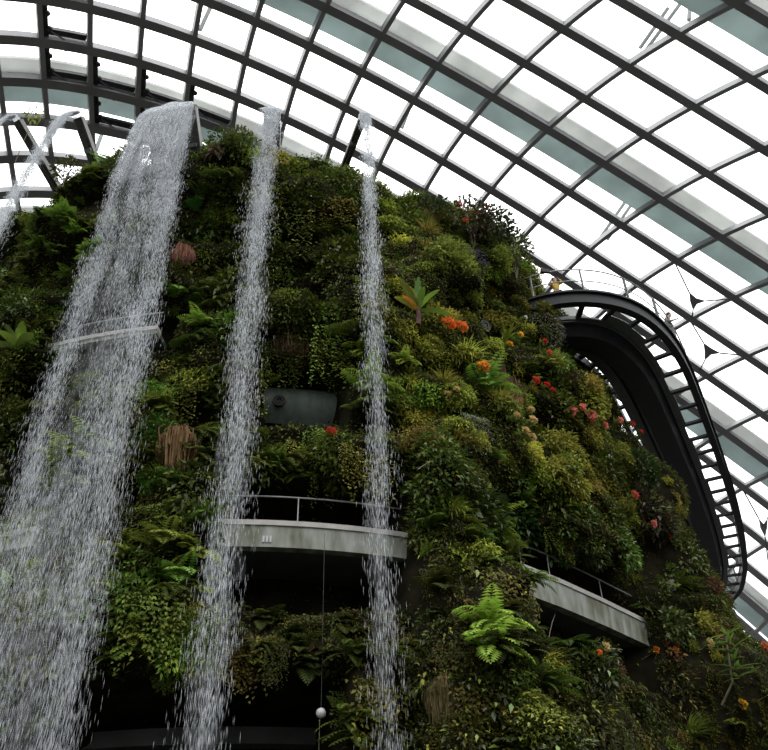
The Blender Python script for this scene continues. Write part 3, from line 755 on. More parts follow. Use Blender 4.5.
def straps(nb, L, w, col, el=(.1, 1.35), bend=(.6, 1.6), seg=4, full=False, spread=.8, var=.3):
    """strap leaves or grass blades made of several quads each"""
    Vs, Cs = [], []
    for i in range(nb):
        az = rng.uniform(-PI, PI) if full else rng.normal(0, spread)
        a0 = rng.uniform(*el); bd = rng.uniform(*bend); Lb = L * rng.uniform(.6, 1.1)
        s = np.linspace(0, 1, seg + 1); a = a0 - bd * s
        T = np.stack([np.sin(az) * np.cos(a), np.cos(az) * np.cos(a), np.sin(a)], 1)
        P = np.array([rng.normal(0, .04), 0.02, 0]) + np.cumsum(np.r_[[[0, 0, 0]], T[:-1] * (Lb / seg)], axis=0)
        S = np.array([math.cos(az), -math.sin(az), 0.0]); wd = w * (np.sin(PI * np.clip(s * .8 + .2, 0, 1)) * .95 + .05)
        A = P - S * wd[:, None] / 2; B = P + S * wd[:, None] / 2
        Vs.append(np.stack([A[:-1], B[:-1], B[1:], A[1:]], 1)); Cs.append(np.repeat(tone(col, 1, var), seg, 0))
    return np.concatenate(Vs), np.concatenate(Cs)
def beard(n, r, L, col):
    """dry hanging roots: thin strips falling from a rounded head"""
    Vs, Cs = [], []
    x = np.clip(rng.normal(0, r * .5, n), -.96 * r, .96 * r); y0 = np.abs(rng.normal(0, r * .35, n)) + .05
    cx = np.sqrt(1 - (x / r) ** 2)
    ln = L * (.35 + .65 * cx) * rng.uniform(.35, 1.1, n)
    z0 = .7 * r * cx - .1 + rng.normal(0, .03, n)
    # every fibre springs from the middle of the head, bends over its rounded top and falls
    sx = np.array([.15, .6, .92, 1.0, .97, .9]); yy = [0, .22, .34, .36, .30, .22]
    sw = rng.normal(0, .10, n) * r
    zz = [z0 * .9 + .05, z0 + .02, z0 - .10 * L, z0 - .35 * ln, z0 - .7 * ln, z0 - ln]
    for k in range(5):
        w = .008 + .005 * prand(1)[0]
        A = np.stack([x * sx[k] + sw * k / 5 - w, y0 + yy[k] * r, zz[k]], 1); A2 = np.stack([x * sx[k + 1] + sw * (k + 1) / 5 - w, y0 + yy[k + 1] * r, zz[k + 1]], 1)
        Vs.append(np.stack([A, A + np.array([2 * w, .01, 0]), A2 + np.array([2 * w, .01, 0]), A2], 1)); Cs.append(tone(col, n, .45))
    return np.concatenate(Vs), np.concatenate(Cs)
def palm_leaf_blade(base, az, el, L, w, bend, col, seg=7):
    """one broad banana-like blade, folded along its midrib"""
    s = np.linspace(0, 1, seg + 1); a = el - bend * s
    T = np.stack([np.sin(az) * np.cos(a), np.cos(az) * np.cos(a), np.sin(a)], 1)
    P = np.array(base) + np.cumsum(np.r_[[[0, 0, 0]], T[:-1] * (L / seg)], axis=0)
    S = np.array([math.cos(az), -math.sin(az), 0.0]); N = np.cross(S, T)
    wd = (w * np.sin(PI * np.clip(s * .92 + .06, 0, 1)) ** .6)[:, None]
    A = P - S * wd / 2 + N * wd * .12; B = P + S * wd / 2 + N * wd * .12
    V = np.concatenate([np.stack([A[:-1], P[:-1], P[1:], A[1:]], 1), np.stack([P[:-1], B[:-1], B[1:], P[1:]], 1)])
    return V, tone(col, len(V), .12)
def rot_plane(ph): return ph + PI
def stand(o, px, py, sink=.08, yaw=0.0, sc=1.0, tilt=0.0, back=0.0):
    h = hit(px, py)
    if h is None: return None
    ph, z, X, t = h; r = math.hypot(X[0] - AXI[0], X[1] - AXI[1]) - sink
    o.location = pt(ph, z, r); o.rotation_euler = (tilt, 0, rot_plane(ph) + yaw); o.scale = (sc,) * 3
    return ph, z

# leaf colours are reflectances
DG, MG, BG = (.072, .10, .015), (.145, .205, .034), (.24, .35, .048)
YG, OL, BR, RB = (.38, .40, .055), (.25, .225, .045), (.13, .085, .045), (.15, .06, .04)
LIGHT = (.30, .36, .10)
KIND = {}
def kind(name, meshes): KIND[name] = meshes
def QM(name, gen, mat): return quads_mesh(name, gen[0], gen[1], M[mat])
kind('fern', [QM('fern', fern(13, .95, MG), 'leaf'), QM('fern', fern(16, .8, MG, ll=.17), 'leaf'), QM('fern', fern(11, 1.15, BG, ll=.24, lw=.07), 'leaf')])
kind('dark_fern', [QM('fern', fern(13, .95, DG), 'leaf'), QM('fern', fern(15, .8, DG, ll=.17), 'leaf')])
kind('leafy_shrub', [QM('leafy_shrub', shrub(240, .62, MG, tip=LIGHT, tipf=.06), 'gloss'), QM('leafy_shrub', shrub(200, .6, DG, (.13, .24), tip=BG), 'gloss'), QM('leafy_shrub', shrub(260, .7, DG, (.10, .18), tip=OL), 'gloss')])
kind('feathery_cushion', [QM('cushion_shrub', cushion(760, .62, YG, LIGHT), 'moss'), QM('cushion_shrub', cushion(760, .7, OL, YG), 'moss'), QM('cushion_shrub', cushion(800, .66, (.17, .20, .04), YG), 'moss')])
kind('green_cushion', [QM('cushion_shrub', cushion(760, .62, BG, YG), 'moss'), QM('cushion_shrub', cushion(760, .66, MG, BG), 'moss')])
kind('trailing_creeper', [QM('trailing_creeper', trailing(34, 1.5, MG, tip=BG), 'leaf'), QM('trailing_creeper', trailing(34, 1.3, OL, tip=YG), 'leaf'), QM('trailing_creeper', trailing(34, 1.6, DG, tip=OL), 'leaf')])
kind('strap_leaved_plant', [QM('strap_leaved_plant', straps(22, .8, .08, BG), 'gloss'), QM('strap_leaved_plant', straps(18, .7, .10, MG), 'gloss')])
kind('grass_tuft', [QM('grass_tuft', straps(90, .85, .022, OL, (.5, 1.5), (1.0, 2.6), 4), 'moss'), QM('grass_tuft', straps(90, .75, .022, YG, (.3, 1.5), (1.2, 2.8), 4), 'moss')])
kind('brown_fern', [QM('brown_fern', fern(14, .9, BR, (0, .9), (1.4, 2.4)), 'moss'), QM('brown_fern', fern(18, .7, (.16, .11, .05), (0, 1.1), (1.2, 2.6)), 'moss')])
kind('red_leaved_shrub', [QM('red_leaved_shrub', shrub(240, .6, RB, (.08, .17), tip=(.30, .12, .05), tipf=.2), 'leaf'), QM('red_leaved_shrub', shrub(220, .6, (.10, .065, .035), (.08, .16), tip=RB, tipf=.2), 'leaf')])
SHADED_GREEN, SHADED_OLIVE = (.040, .048, .008), (.090, .076, .014)  # shade of the lower wall put into leaf colour, for every shade_ kind
kind('shade_fern', [QM('fern', fern(14, .95, SHADED_GREEN), 'leaf'), QM('fern', fern(15, .85, (.05, .065, .016), ll=.18), 'leaf')])
kind('shade_creeper', [QM('trailing_creeper', trailing(36, 1.5, SHADED_GREEN, tip=SHADED_OLIVE), 'leaf'), QM('trailing_creeper', trailing(36, 1.3, SHADED_OLIVE, tip=OL), 'leaf')])
kind('shade_shrub', [QM('leafy_shrub', shrub(230, .62, SHADED_GREEN, (.10, .2), tip=MG, tipf=.08), 'gloss'), QM('leafy_shrub', shrub(230, .62, (.045, .045, .014), (.08, .16), tip=OL, tipf=.1), 'leaf')])
DESC = dict(shade_fern=('fern', 'shade-darkened fern'), shade_creeper=('trailing_creeper', 'shade-darkened olive creeper'), shade_shrub=('leafy_shrub', 'shade-darkened small leaved shrub'),
            fern=('fern', 'green arching fern'), dark_fern=('dark_fern', 'dark green fern'), leafy_shrub=('leafy_shrub', 'small glossy leaved shrub'),
            feathery_cushion=('cushion_shrub', 'yellow green feathery cushion plant'), green_cushion=('cushion_shrub', 'bright green feathery cushion plant'),
            trailing_creeper=('trailing_creeper', 'trailing creeper hanging down the wall'), strap_leaved_plant=('strap_leaved_plant', 'rosette of strap shaped leaves'),
            grass_tuft=('grass_tuft', 'drooping tuft of fine grass'), brown_fern=('brown_fern', 'brown withered fern'), red_leaved_shrub=('red_leaved_shrub', 'reddish brown leaved shrub'))
CATS = dict(shade_fern='fern', shade_creeper='creeper', shade_shrub='shrub', fern='fern', dark_fern='fern', leafy_shrub='shrub', feathery_cushion='plant', green_cushion='plant', trailing_creeper='creeper', strap_leaved_plant='plant', grass_tuft='grass', brown_fern='fern', red_leaved_shrub='shrub')
# in the picture: the falls cut the wall into strips
def wide_edges(y): return np.interp(y, [110, 300, 500, 700, 750], [133, 78, 12, -20, -30]), np.interp(y, [110, 300, 500, 700, 750], [195, 166, 136, 98, 88])
def mid_x(y): return np.interp(y, [110, 300, 500, 700], [272, 252, 229, 208])
def region(px, py):
    a, b = wide_edges(py)
    if px < a: return 'left of the wide waterfall', 0
    if px < b: return 'behind the wide waterfall', 1
    if px < mid_x(py): return ('high between the wide and middle waterfalls', 2) if py < 330 else ('low between the wide and middle waterfalls', 3)
    if px < 378:
        return ('between the middle and right waterfalls above the curved balcony', 4) if py < 520 else ('between the middle and right waterfalls below the curved balcony', 5)
    if py < 330 and px < 560: return 'on the upper slope right of all waterfalls', 6
    if px < 545: return ('on the slope just right of the right waterfall', 7) if py < 560 else ('at the bottom right of the right waterfall', 8)
    return ('on the right slope below the walkway', 9) if py < 590 else ('in the bottom right corner of the wall', 10)
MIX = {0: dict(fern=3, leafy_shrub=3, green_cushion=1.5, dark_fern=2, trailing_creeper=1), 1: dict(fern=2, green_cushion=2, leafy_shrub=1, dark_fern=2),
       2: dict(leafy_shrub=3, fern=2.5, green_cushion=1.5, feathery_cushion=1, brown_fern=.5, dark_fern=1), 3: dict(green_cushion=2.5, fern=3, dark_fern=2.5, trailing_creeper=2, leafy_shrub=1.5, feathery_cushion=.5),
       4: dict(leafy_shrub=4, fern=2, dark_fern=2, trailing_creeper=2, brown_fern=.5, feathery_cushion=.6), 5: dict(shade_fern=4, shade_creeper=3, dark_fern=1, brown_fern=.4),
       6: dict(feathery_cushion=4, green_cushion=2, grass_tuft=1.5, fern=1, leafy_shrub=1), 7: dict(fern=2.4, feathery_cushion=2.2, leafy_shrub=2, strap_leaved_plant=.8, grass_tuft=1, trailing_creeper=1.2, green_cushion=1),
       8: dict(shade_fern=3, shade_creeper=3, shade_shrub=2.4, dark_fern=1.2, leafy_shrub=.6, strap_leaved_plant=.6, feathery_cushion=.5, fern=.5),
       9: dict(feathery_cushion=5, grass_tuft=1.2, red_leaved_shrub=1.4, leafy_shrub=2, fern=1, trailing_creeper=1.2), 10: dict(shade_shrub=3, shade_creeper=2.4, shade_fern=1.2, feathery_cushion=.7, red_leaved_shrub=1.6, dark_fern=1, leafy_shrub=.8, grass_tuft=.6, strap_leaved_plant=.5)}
count = {}
def plant(kn, px, py, sc):
    h = hit(px, py)
    if h is None: return False
    ph, z, X, t = h
    if recess_depth(np.array([ph]), np.array([z]))[0] > .75: return False
    if 250 < px < 348 and 366 < py < 432: return False          # the wall drum stays bare
    if count.get(kn, 0) >= 290: return False
    count[kn] = count.get(kn, 0) + 1
    rt, ri = region(px, py)
    o = bpy.data.objects.new(DESC[kn][0], random.choice(KIND[kn])); COL.objects.link(o)
    stand(o, px, py, .10, random.uniform(-.35, .35), sc, random.uniform(-.25, .15))
    tag(o, DESC[kn][1] + ' ' + rt, CATS[kn], DESC[kn][1] + 's ' + rt)
    return True
# jittered rows over the whole visible wall
step = 19
for iy in range(0, 34):
    for ix in range(-1, 42):
        px = ix * step + random.uniform(-8, 8) + (iy % 2) * step / 2; py = 142 + iy * step + random.uniform(-8, 8)
        if py > 765: continue
        ri = region(px, py)[1]
        if ri == 1 and random.random() < .5: continue
        mix = MIX[ri]                    # species grow in patches a couple of metres wide
        kn = max(mix, key=lambda k_: math.log(mix[k_]) + 4.5 * vnoise(np.array(px / 62.0 + 17 * (sum(map(ord, k_)) % 97)), np.array(py / 55.0 + 5.3 * (len(k_) + ord(k_[1])))) - .55 * math.log(-math.log(random.uniform(.02, .98))))
        sc = random.uniform(.6, 1.0) if random.random() < .6 else random.uniform(1.0, 1.65)
        plant(kn, px, py, sc)

# ---- the uncountable cover between them: leaves straight on the wall, one object per look
def wall_points(n, z0, z1, d0=-60, d1=84):
    ph = np.radians(rng.uniform(d0, d1, n)); z = rng.uniform(z0, z1, n)
    rd = recess_depth(ph, z)
    k = (rd < .35) | (rng.random(n) < .14); ph, z = ph[k], z[k]
    return ph, z
def frame(ph):
    o = np.stack([np.sin(ph), -np.cos(ph), 0 * ph], 1); s = np.stack([np.cos(ph), np.sin(ph), 0 * ph], 1); return o, s
def cover(name, lab, cat, n, cols, L, Wf, keep, down=.5, lift=.16, mat='carpet'):
    ph, z = wall_points(n, 4.5, ZTOP)
    k = keep(ph, z) > rng.random(len(ph)); ph, z = ph[k], z[k]; n = len(ph)
    o, s = frame(ph)
    r = R_full(ph, z) + rng.random(n) ** 1.5 * lift
    B = np.stack([AXI[0] + r * np.sin(ph), AXI[1] - r * np.cos(ph), z], 1)
    D = o * (.5 + .4 * prand((n, 1))) + s * rng.normal(0, .6, (n, 1)) + np.array([0, 0, -down]) + np.array([0, 0, .5]) * rng.normal(0, 1, (n, 1))
    N = nrm(o * .6 + np.array([0, 0, .8]) + rng.normal(0, .4, (n, 3)))
    l = rng.uniform(*L, n)
    f = vnoise(ph * 18 / 1.7 + 50, z / 1.4 + 20) * .7 + .3 * rng.random(n)
    ci = np.clip((f * len(cols) * 1.25 - .12 * len(cols)).astype(int), 0, len(cols) - 1)
    C = np.array(cols)[ci] * (1 + .35 * (prand((n, 1)) * 2 - 1))
    ob = link(name, quads_mesh(name, leaves(B, D, N, l, l * Wf, .12, .2), C, M[mat]))
    tag(ob, lab, cat, kind='stuff')
dg = lambda ph: np.degrees(ph)
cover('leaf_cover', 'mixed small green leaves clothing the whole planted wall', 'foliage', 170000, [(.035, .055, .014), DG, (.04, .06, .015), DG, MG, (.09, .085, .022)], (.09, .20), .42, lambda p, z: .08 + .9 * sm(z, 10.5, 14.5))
cover('shade_tinted_cover', 'small leaves over the foot of the wall, darkened in colour for shade', 'foliage', 150000, [SHADED_GREEN, SHADED_OLIVE, SHADED_GREEN, DG, (.04, .035, .015)], (.08, .18), .42, lambda p, z: .95 * (1 - sm(z, 10.5, 14.5)) + 0 * p)  # cover darkened in colour towards the foot to stand in for shade
cover('moss_cover', 'yellow green mossy foliage over the right half of the wall', 'foliage', 150000, [(.10, .095, .022), OL, (.07, .085, .02), (.12, .12, .025), BR], (.07, .16), .3, lambda p, z: sm(dg(p), 16, 26) * (.06 + .8 * sm(z, 10.5, 15)), .3, .22)
cover('dry_cover', 'brown dead leaves and fibres hanging between the plants', 'dead leaves', 60000, [BR, (.09, .06, .035), OL], (.12, .28), .16, lambda p, z: .35 + 0 * p, 1.0, .1)
cover('crest_cover', 'bright small leaves along the top edge of the wall', 'foliage', 90000, [MG, BG, OL, YG], (.09, .18), .42, lambda p, z: sm(z, 28.5, 31) + 0 * p, .1, .35)

# ---- single plants that the photograph shows apart
def one(name, lab, cat, px, py, parts, sc=1.0, yaw=0.0, tilt=0.0, sink=.08):
    """parts: (part name, generator result, material); the first is the plant's main foliage"""
    root = empty(name)
    if stand(root, px, py, sink, yaw, sc, tilt) is None: return None
    for nm, gen, mat in parts:
        me = gen if isinstance(gen, bpy.types.Mesh) else quads_mesh(nm, gen[0], gen[1], M[mat])
        link(nm, me, root)
    tag(root, lab, cat); return root
def tubes(name, paths, r, mat):
    b = MB()
    for p in paths: b.tube(p, r, 5)
    return b.mesh(name, M[mat])
def cat2(a): return np.concatenate([q[0] for q in a]), np.concatenate([q[1] for q in a])
# dry root beards
for px, py, r, L, col, lab in [(182, 446, .62, 1.35, (.17, .095, .05), 'large rounded brown root mass between the wide and middle waterfalls'),
                          (185, 256, .42, .8, (.25, .12, .08), 'reddish brown root mass beside the wide waterfall near the top'),
                          (508, 385, .36, 1.5, (.17, .10, .055), 'long brown root beard on the slope left of the red flowers'),
                          (570, 378, .32, 1.4, (.21, .13, .08), 'narrow brown root beard below the walkway bend'),
                          (492, 366, .34, 1.6, (.13, .08, .045), 'dark brown root beard beside the grey concrete ledge'),
                          (440, 690, .5, 1.2, (.17, .14, .06), 'pale hanging grass beard at the bottom right of the right waterfall'),
                          (290, 352, .6, .7, (.12, .085, .045), 'brown fringe of roots over the dark opening between two waterfalls')]:
    one('root_beard', lab, 'roots', px, py, [('root_fibres', beard(900, r, L, col), 'root'), ('crown_leaves', cushion(90, r * .8, OL, sz=(1, .5, .35)), 'moss')])
# broad leaved plants
bl = [palm_leaf_blade((0, .1, .25), a, e, L, .27, b, c) for a, e, L, b, c in [(-.9, 1.05, 1.1, .7, BG), (.25, 1.35, 1.25, .35, (.10, .17, .04)), (.95, .75, 1.35, .6, (.13, .15, .03)), (1.2, .2, 1.1, .5, OL), (-1.3, .2, 1.2, .8, MG), (.1, .9, .9, .9, MG)]]
one('large_leaved_plant', 'plant with large upright banana-like leaves right of the right waterfall', 'plant', 415, 322,
    [('leaf_blades', cat2(bl), 'gloss'), ('stem', tubes('stem', [[(0, .05, -.3), (0, .12, .1), (.02, .12, .35)]], .09, 'redstem'), None),
     ('flower_bract', cat2([palm_leaf_blade((.1, .25, .2), 1.1, .25, .75, .2, .3, (.45, .20, .03))]), 'petal')], 1.05, sink=-.2)
bl = [palm_leaf_blade((0, .1, .1), a, e, L, .34, b, c) for a, e, L, b, c in [(-.7, 1.2, .9, .5, BG), (0, 1.4, 1.0, .4, BG), (.6, 1.1, 1.0, .5, MG), (1.2, .5, .9, .8, (.2, .28, .06)), (-1.2, .5, .9, .8, MG), (.2, .6, .8, .8, BG)]]
one('large_leaved_plant', 'plant with large fresh green leaves under the thin balcony at the left', 'plant', 28, 362, [('leaf_blades', cat2(bl), 'gloss')], 1.1, sink=-.5)
one('sword_fern', 'bright green sword shaped fern under the second water chute', 'fern', 62, 222, [('fronds', fern(22, 1.0, (.12, .26, .035), (.4, 1.5), (.7, 1.6), 14, .22, .07), 'leaf')], 1.1)
one('sword_fern', 'bright green fern right below the broad steel chute', 'fern', 196, 212, [('fronds', fern(14, .9, (.11, .24, .035), (.5, 1.5), (.6, 1.4), 13, .2, .07), 'leaf')], .9)
one('palm_frond_plant', 'yellow green arching fronds above the narrow brown root beard', 'fern', 552, 372, [('fronds', fern(12, 1.1, (.30, .34, .06), (.7, 1.5), (1.0, 2.0), 14, .26, .06), 'leaf')], 1.0)
one('bright_shrub', 'bright yellow green leafy shrub right of the narrow brown root beard', 'shrub', 588, 402, [('foliage', shrub(420, .85, (.25, .30, .045), (.14, .26), .6, LIGHT, .2, (.9, .8, 1.1)), 'leaf')], 1.0)
one('bright_shrub', 'bright leafy shrub with pale tips at the bottom centre right', 'shrub', 545, 728, [('foliage', shrub(420, .8, (.24, .27, .05), (.10, .2), .45, LIGHT, .3, (1.2, .8, .7)), 'leaf')], 1.0)
for px, py, s_, lab in [(452, 262, 1.5, 'big fluffy yellow green cushion high on the slope right of the falls'), (432, 352, 1.15, 'round soft grassy cushion below the orange flower pair'), (455, 396, 1.05, 'round mossy cushion left of the grey concrete ledge'),
                        (420, 225, 1.2, 'bright green feathery cushion at the crest right of the right waterfall'), (150, 400, 1.1, 'bright green feathery plant right of the wide waterfall'), (160, 436, 1.1, 'bright green feathery plant left of the large brown root mass'),
                        (165, 478, 1.0, 'bright green feathery plant under the large brown root mass'), (560, 480, 1.5, 'wide olive feathery cushion on the right slope under the pink flowers'), (590, 478, 1.4, 'olive yellow cushion right of the wide olive one on the slope'),
                        (400, 395, 1.1, 'light green fluffy fern mass beside the right waterfall')]:
    gcol = (.10, .22, .03) if px < 200 else ((.24, .30, .05) if px < 470 else (.24, .23, .04))
    one('cushion_plant', lab, 'plant', px, py, [('foliage', cushion(1500, .78, gcol, LIGHT, (.07, .14), (1, .6, .9)), 'moss')], s_)
one('spiky_lily', 'tall upright lily with whorls of narrow leaves in the bottom right corner', 'plant', 705, 700,
    [('foliage', cat2([straps(9, .62, .075, (.16, .27, .05), (.1, .7), (.3, .9), 4, True) if False else
      (lambda q, zz: (q[0] + np.array([0, .55, zz]), q[1]))(straps(7, .7, .08, (.17, .28, .05), (.0, .6), (.2, .8), 4, True), zz) for zz in (.4, .62, .84, 1.06, 1.28, 1.5)]), 'leaf'),
     ('stem', tubes('stem', [[(0, 0, -.2), (0, .4, .3), (0, .55, 1.6)]], .03, 'stem'), None)], 1.35, sink=-.5)
one('grass_clump', 'bright clump of long narrow leaves at the bottom right', 'grass', 690, 742, [('blades', straps(130, 1.25, .035, (.19, .28, .05), (.6, 1.5), (.8, 2.2), 5), 'leaf')], 1.1)
one('grass_clump', 'pale hanging grass clump right of the foot of the right waterfall', 'grass', 430, 700, [('blades', straps(130, .9, .028, (.20, .25, .06), (.5, 1.5), (1.8, 3.0), 5), 'moss')], 1.1)
# the big dark branching shrub that leans in front of the balcony gap
for px, py, sc, lab in [(470, 512, 1.5, 'large dark glossy shrub right of the right waterfall at balcony height'), (515, 525, 1.4, 'dark glossy shrub spilling over the end of the short balcony'), (555, 548, 1.1, 'glossy leaved shrub above the short balcony end'),
                        (672, 632, 1.3, 'glossy shrub at the cut end of the short balcony'), (590, 552, 1.0, 'glossy shrub hanging over the short balcony railing'), (640, 470, 1.2, 'dark broad leaved shrub between the right slope and the walkway'), (650, 520, 1.6, 'big dark brown green shrub on the far right slope')]:
    c = (.05, .08, .02) if px != 650 else (.06, .05, .03)
    one('glossy_shrub', lab, 'shrub', px, py, [('foliage', shrub(560, .85, c, (.13, .25), .45, (.12, .2, .06), .15, (1.1, .8, .75), inner=.3), 'gloss'),
        ('branches', tubes('branches', [[(0, 0, -.2), (x * .4, .3, .1), (x, .55, z)] for x, z in ((-.6, .2), (-.2, .5), (.3, .45), (.7, .1), (.5, -.2))], .018, 'stem'), None)], sc)
one('pale_tipped_shrub', 'grey green twiggy shrub with pale tips below the start of the walkway', 'shrub', 545, 332, [('foliage', shrub(700, .95, (.10, .11, .07), (.06, .12), .45, (.34, .30, .27), .25, (1, .8, .8), inner=.5), 'leaf')], 1.15)
one('weeping_plant', 'pale grey weeping plant hanging below the grey concrete ledge', 'creeper', 472, 420, [('foliage', trailing(50, 1.6, (.17, .20, .13), .5, .07, (.05, .09), (.3, .34, .2)), 'leaf')], 1.0)
# crest shrubs that stand against the glass
def crest(px, py, lab, col, L=(.12, .22), n=260, r=.65, zup=.8, sc=1.25, tip=None):
    P = shrub(n, r, col, L, .5, tip, .15, (1, .9, .9), inner=.2); V = P[0] + np.array([0, .05, zup])
    br = [[(0, 0, -.7), (random.uniform(-.2, .2), .05, .1), (x, random.uniform(-.2, .4), zup + z)] for x, z in ((-.4, .25), (.05, .45), (.4, .2), (-.2, -.1), (.25, 0))]
    one('crest_shrub', lab, 'shrub', px, py, [('foliage', (V, P[1]), 'gloss'), ('branches', tubes('branches', br, .016, 'stem'), None)], sc, sink=-.15)
crest(432, 230, 'thin dark shrub against the glass right of the right waterfall', (.05, .07, .03))
crest(470, 240, 'dark leafy shrub with reddish tips against the roof glass', (.05, .055, .03), n=480, r=.95, tip=(.2, .08, .05))
crest(492, 246, 'dark shrub beside the reddish tipped one on the skyline', (.05, .07, .03), n=420, r=.85)
crest(512, 268, 'leafy shrub on the skyline left of the walkway start', (.07, .11, .03), n=320, r=.75)
crest(20, 190, 'loose shrub at the far left crest in front of the glass', (.07, .10, .03), n=110)
crest(5, 178, 'loose shrub at the left edge above the leftmost waterfall', (.07, .10, .03), n=110)
crest(88, 170, 'rounded olive shrub on the crest between the second chute and the wide waterfall', (.13, .15, .035), n=260, r=.75, zup=.3, sc=1.0)
crest(70, 180, 'olive shrub on the crest behind the second water chute', (.12, .13, .035), n=240, r=.7, zup=.3, sc=1.0)
crest(140, 182, 'olive shrub on the crest right behind the head of the wide waterfall', (.12, .14, .035), n=420, r=.95, zup=.75, sc=1.15)
crest(128, 184, 'bushy olive shrub on the crest at the left side of the wide waterfall head', (.11, .13, .035), n=420, r=.9, zup=.55, sc=1.1)
crest(222, 152, 'small shrub on the crest right of the broad steel chute', (.10, .13, .04), n=160, zup=.25, sc=1.0)
crest(240, 150, 'light green shrub on the crest left of the middle waterfall', (.17, .2, .05), n=220, zup=.25, sc=1.0)
crest(300, 156, 'green shrub on the crest between the middle waterfall and the right chute', (.09, .13, .03), n=220, zup=.2, sc=1.0)
crest(325, 160, 'green shrub on the crest at the foot of the right chute', (.10, .14, .03), n=200, zup=.15, sc=1.0)
one('purple_haze_plant', 'bluish purple flowering plant on the upper slope below the skyline shrubs', 'plant', 474, 262, [('foliage', shrub(380, .7, (.10, .09, .14), (.07, .14), .4, (.17, .15, .30), .4, (1, .7, .9)), 'leaf')], 1.1)
one('purple_haze_plant', 'small bluish flowering plant on the crest beside the broad chute', 'plant', 217, 156, [('foliage', shrub(160, .4, (.20, .20, .30), (.06, .12), .5, (.3, .3, .45), .4, (1, .7, .5)), 'leaf')], 1.0)
h = at_dist(34, 112, 24.5)
b = MB(); b.tube([(0, 0, -3.4), (.05, 0, -1.5), (0, 0, 0)], .012, 5)
root = empty('slender_sapling', tuple(h)); b.build('stem', M['stem'], root)
q = shrub(46, .45, (.17, .20, .03), (.12, .2), .5, LIGHT, .3, (.8, .8, 1)); link('foliage', quads_mesh('foliage', q[0], q[1], M['leaf']), root)
tag(root, 'slender sapling with yellow green leaves in front of the glass above the leftmost chute', 'sapling')
# bare twigs
def curve_pts(P, n=14):
    P = np.array(P, float); s_ = np.linspace(0, len(P) - 1, n); Q = np.stack([np.interp(s_, np.arange(len(P)), P[:, i]) for i in range(3)], 1)
    for _ in range(3): Q[1:-1] = (Q[:-2] + 2 * Q[1:-1] + Q[2:]) / 4
    return list(Q)
for (x0, y0), pts, lab in [((436, 476), [(0, .3, .35), (.45, .6, .1), (.9, .75, -.35)], 'pale bare twig sticking out above the dark glossy shrub'), ((548, 622), [(0, .1, 0), (.5, .9, .15), (1.1, 1.0, -.5), (1.3, .9, -1.1)], 'arching bare twig under the short balcony end'),
                      ((572, 712), [(0, .1, 0), (.3, .6, -.4), (.2, .6, -.9), (.5, .5, -1.2)], 'curling bare vine stem at the bottom right')]:
    root = empty('bare_twig'); stand(root, x0, y0, .05)
    t = MB(); t.tube(curve_pts([(0, 0, 0)] + pts), .013, 5)
    s2 = t.build('twig', M['twig'], root); t = MB(); t.tube([pts[0], tuple(np.array(pts[0]) + (.15, .2, .25))], .014, 5); t.build('side_twig', M['twig'], s2)
    tag(root, lab, 'twig')
# flowers: each a flower head on a stem with a few leaves
def flower(px, py, col, r, lab, n=64, kindf='cluster'):
    root = empty('flower')
    if stand(root, px, py + r * 8, -.22) is None:
        return
    hd = np.array([0, .55, .12])
    if kindf == 'cluster':
        P, d = dome_pts(n, r * .8, (1, .9, .75), .35); V = leaves(P + hd, d + rng.normal(0, .3, (n, 3)), nrm(rng.normal(0, 1, (n, 3)) + np.array([0, .3, .6])), np.full(n, r * .6), np.full(n, r * .55), .15, .1)
    else:
        a = np.linspace(0, 2 * PI, 7)[:-1]; D = np.stack([np.sin(a), .5 + 0 * a, np.cos(a)], 1)
        V = leaves(np.repeat(hd[None], 6, 0), D, np.repeat(np.array([[0, 1.0, 0.1]]), 6, 0), np.full(6, r * 1.2), np.full(6, r * .8), .1, 0)
    C = tone(col, len(V), .15)
    link('petals', quads_mesh('petals', V, C, M['petal']), root)
    link('stem', tubes('stem', [[(0, 0, -.1), (0, .3, 0), tuple(hd)]], .014, 'stem'), root)
    q = straps(6, .35, .09, MG, (0, .9), (.5, 1.2), 3); link('leaves', quads_mesh('leaves', q[0] + hd * .6, q[1], M['leaf']), root)
    tag(root, lab, 'flower')
OR, PK, RD, YE, CR = (.85, .22, .05), (.88, .30, .26), (.60, .05, .035), (.75, .42, .03), (.66, .50, .22)
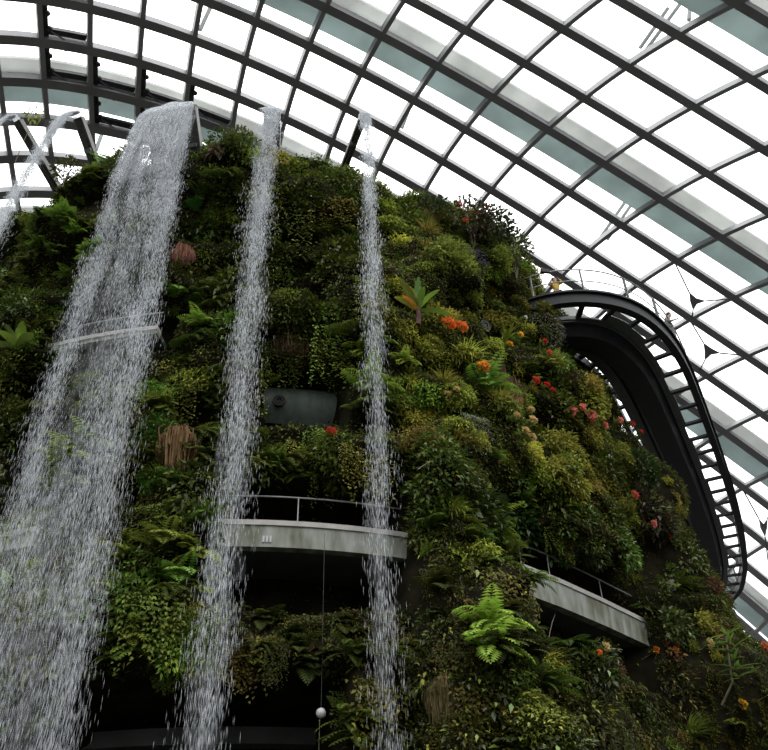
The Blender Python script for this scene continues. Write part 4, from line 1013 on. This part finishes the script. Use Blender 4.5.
for px, py, col, r, lab in [
    (438, 338, OR, .26, 'large orange flower head below the banana-like leaves, left of the pair'), (450, 341, OR, .22, 'orange flower head below the banana-like leaves, right of the pair'),
    (471, 380, (.80, .33, .04), .22, 'round orange yellow flower head on top of the grey concrete ledge'), (497, 357, YE, .12, 'small yellow flower left of the dark opening near the round lamp'), (507, 347, YE, .12, 'small yellow bloom right of the round dark lamp'),
    (512, 328, (.7, .7, .62), .09, 'tiny white flower right of the round dark lamp'), (530, 352, RD, .13, 'small red flower under the pale tipped shrub, upper of two'), (534, 364, (.7, .1, .05), .12, 'small red flower under the pale tipped shrub, lower of two'),
    (521, 392, RD, .17, 'red flower head above the olive cushions on the right slope'), (532, 396, RD, .13, 'red flower just right of the other red head on the right slope'), (537, 401, RD, .11, 'lowest of the three red flowers on the right slope'),
    (556, 421, PK, .21, 'big coral pink flower head left of the coral group on the right slope'), (566, 417, PK, .15, 'coral pink flower touching the right side of the leftmost coral head'), (574, 425, PK, .24, 'largest coral pink flower head on the right slope'), (583, 423, PK, .18, 'coral pink flower right of the largest coral head'), (588, 434, PK, .15, 'small coral pink flower below the largest coral head'),
    (603, 428, PK, .14, 'coral pink flower between the coral group and the walkway'), (615, 430, RD, .15, 'red flower near the inner edge of the walkway, left'), (624, 438, RD, .11, 'faint red flower near the inner edge of the walkway, right'),
    (616, 503, (.72, .12, .10), .17, 'coral red flower low on the right slope'), (634, 531, PK, .17, 'pale coral flower above the dark brown shrub on the right'), (651, 543, OR, .12, 'orange red leaf cluster left of the dark brown shrub'),
    (707, 535, (.75, .10, .05), .17, 'orange red flower beside the lower end of the walkway'), (704, 511, OR, .10, 'small orange flower above the orange red one by the walkway'), (731, 589, (.70, .08, .05), .18, 'red flower near the right edge under the walkway end'),
    (553, 552, YE, .20, 'yellow orange flower among the glossy leaves above the short balcony'), (643, 444, RD, .11, 'small red flower at the edge of the slope under the walkway soffit'),
    (635, 657, (.75, .28, .04), .16, 'orange flower below the cut end of the short balcony, left'), (654, 657, (.75, .28, .04), .15, 'orange flower below the cut end of the short balcony, right'), (586, 658, CR, .13, 'cream flower under the short balcony'), (688, 650, CR, .19, 'large cream flower left of the tall lily'),
    (719, 711, YE, .20, 'yellow flower right of the tall lily'), (757, 649, OR, .18, 'orange red flower head at the right edge'), (742, 652, (.5, .14, .06), .18, 'dull red flower head left of the orange one at the right edge'), (750, 698, RD, .14, 'dark red flower at the right edge near the bottom'), (757, 706, RD, .12, 'lowest dark red flower at the right edge'),
    (516, 421, CR, .15, 'cream yellow flower on the slope, topmost of five'), (518, 433, CR, .16, 'cream yellow flower on the slope, second from the top of five'), (511, 444, CR, .15, 'cream yellow flower on the slope, middle of five'), (517, 450, CR, .15, 'cream yellow flower on the slope, lowest of five'), (503, 429, CR, .12, 'cream yellow flower on the slope, leftmost of five'),
    (437, 408, CR, .11, 'tiny cream flower left of the grey concrete ledge, left'), (446, 404, CR, .11, 'tiny cream flower left of the grey concrete ledge, right'), (327, 447, (.55, .06, .04), .16, 'dark red flower below the grey green wall drum'),
    (2, 362, (.80, .05, .05), .20, 'bright red flower at the left edge under the thin balcony'), (449, 216, PK, .16, 'pink flower on the skyline shrubs'), (455, 233, OR, .13, 'orange flower on the upper slope under the pink one'), (580, 664, OR, .09, 'tiny orange flower left under the short balcony')]:
    flower(px, py, col, r, lab)


# ------------------------------------------------------------------ overcast sky
w = bpy.data.worlds.new('overcast sky'); scene.world = w; w.use_nodes = True
nt = w.node_tree
for n in list(nt.nodes): nt.nodes.remove(n)
out = nt.nodes.new('ShaderNodeOutputWorld'); bg = nt.nodes.new('ShaderNodeBackground')
tc = nt.nodes.new('ShaderNodeTexCoord'); sp = nt.nodes.new('ShaderNodeSeparateXYZ')
nt.links.new(tc.outputs['Generated'], sp.inputs['Vector'])
rp = nt.nodes.new('ShaderNodeValToRGB'); e = rp.color_ramp.elements
e[0].position = 0.0; e[0].color = (.03, .03, .03, 1)
e[1].position = 1.0; e[1].color = (1, 1, 1, 1)
for p_, v_ in ((.10, .10), (.22, .31), (.5, .60)):
    x = e.new(p_); x.color = (v_, v_ * 1.005, v_ * 1.015, 1)
nt.links.new(sp.outputs['Z'], rp.inputs['Fac']); nt.links.new(rp.outputs['Color'], bg.inputs['Color'])
bg.inputs['Strength'].default_value = 4.3
nt.links.new(bg.outputs['Background'], out.inputs['Surface'])
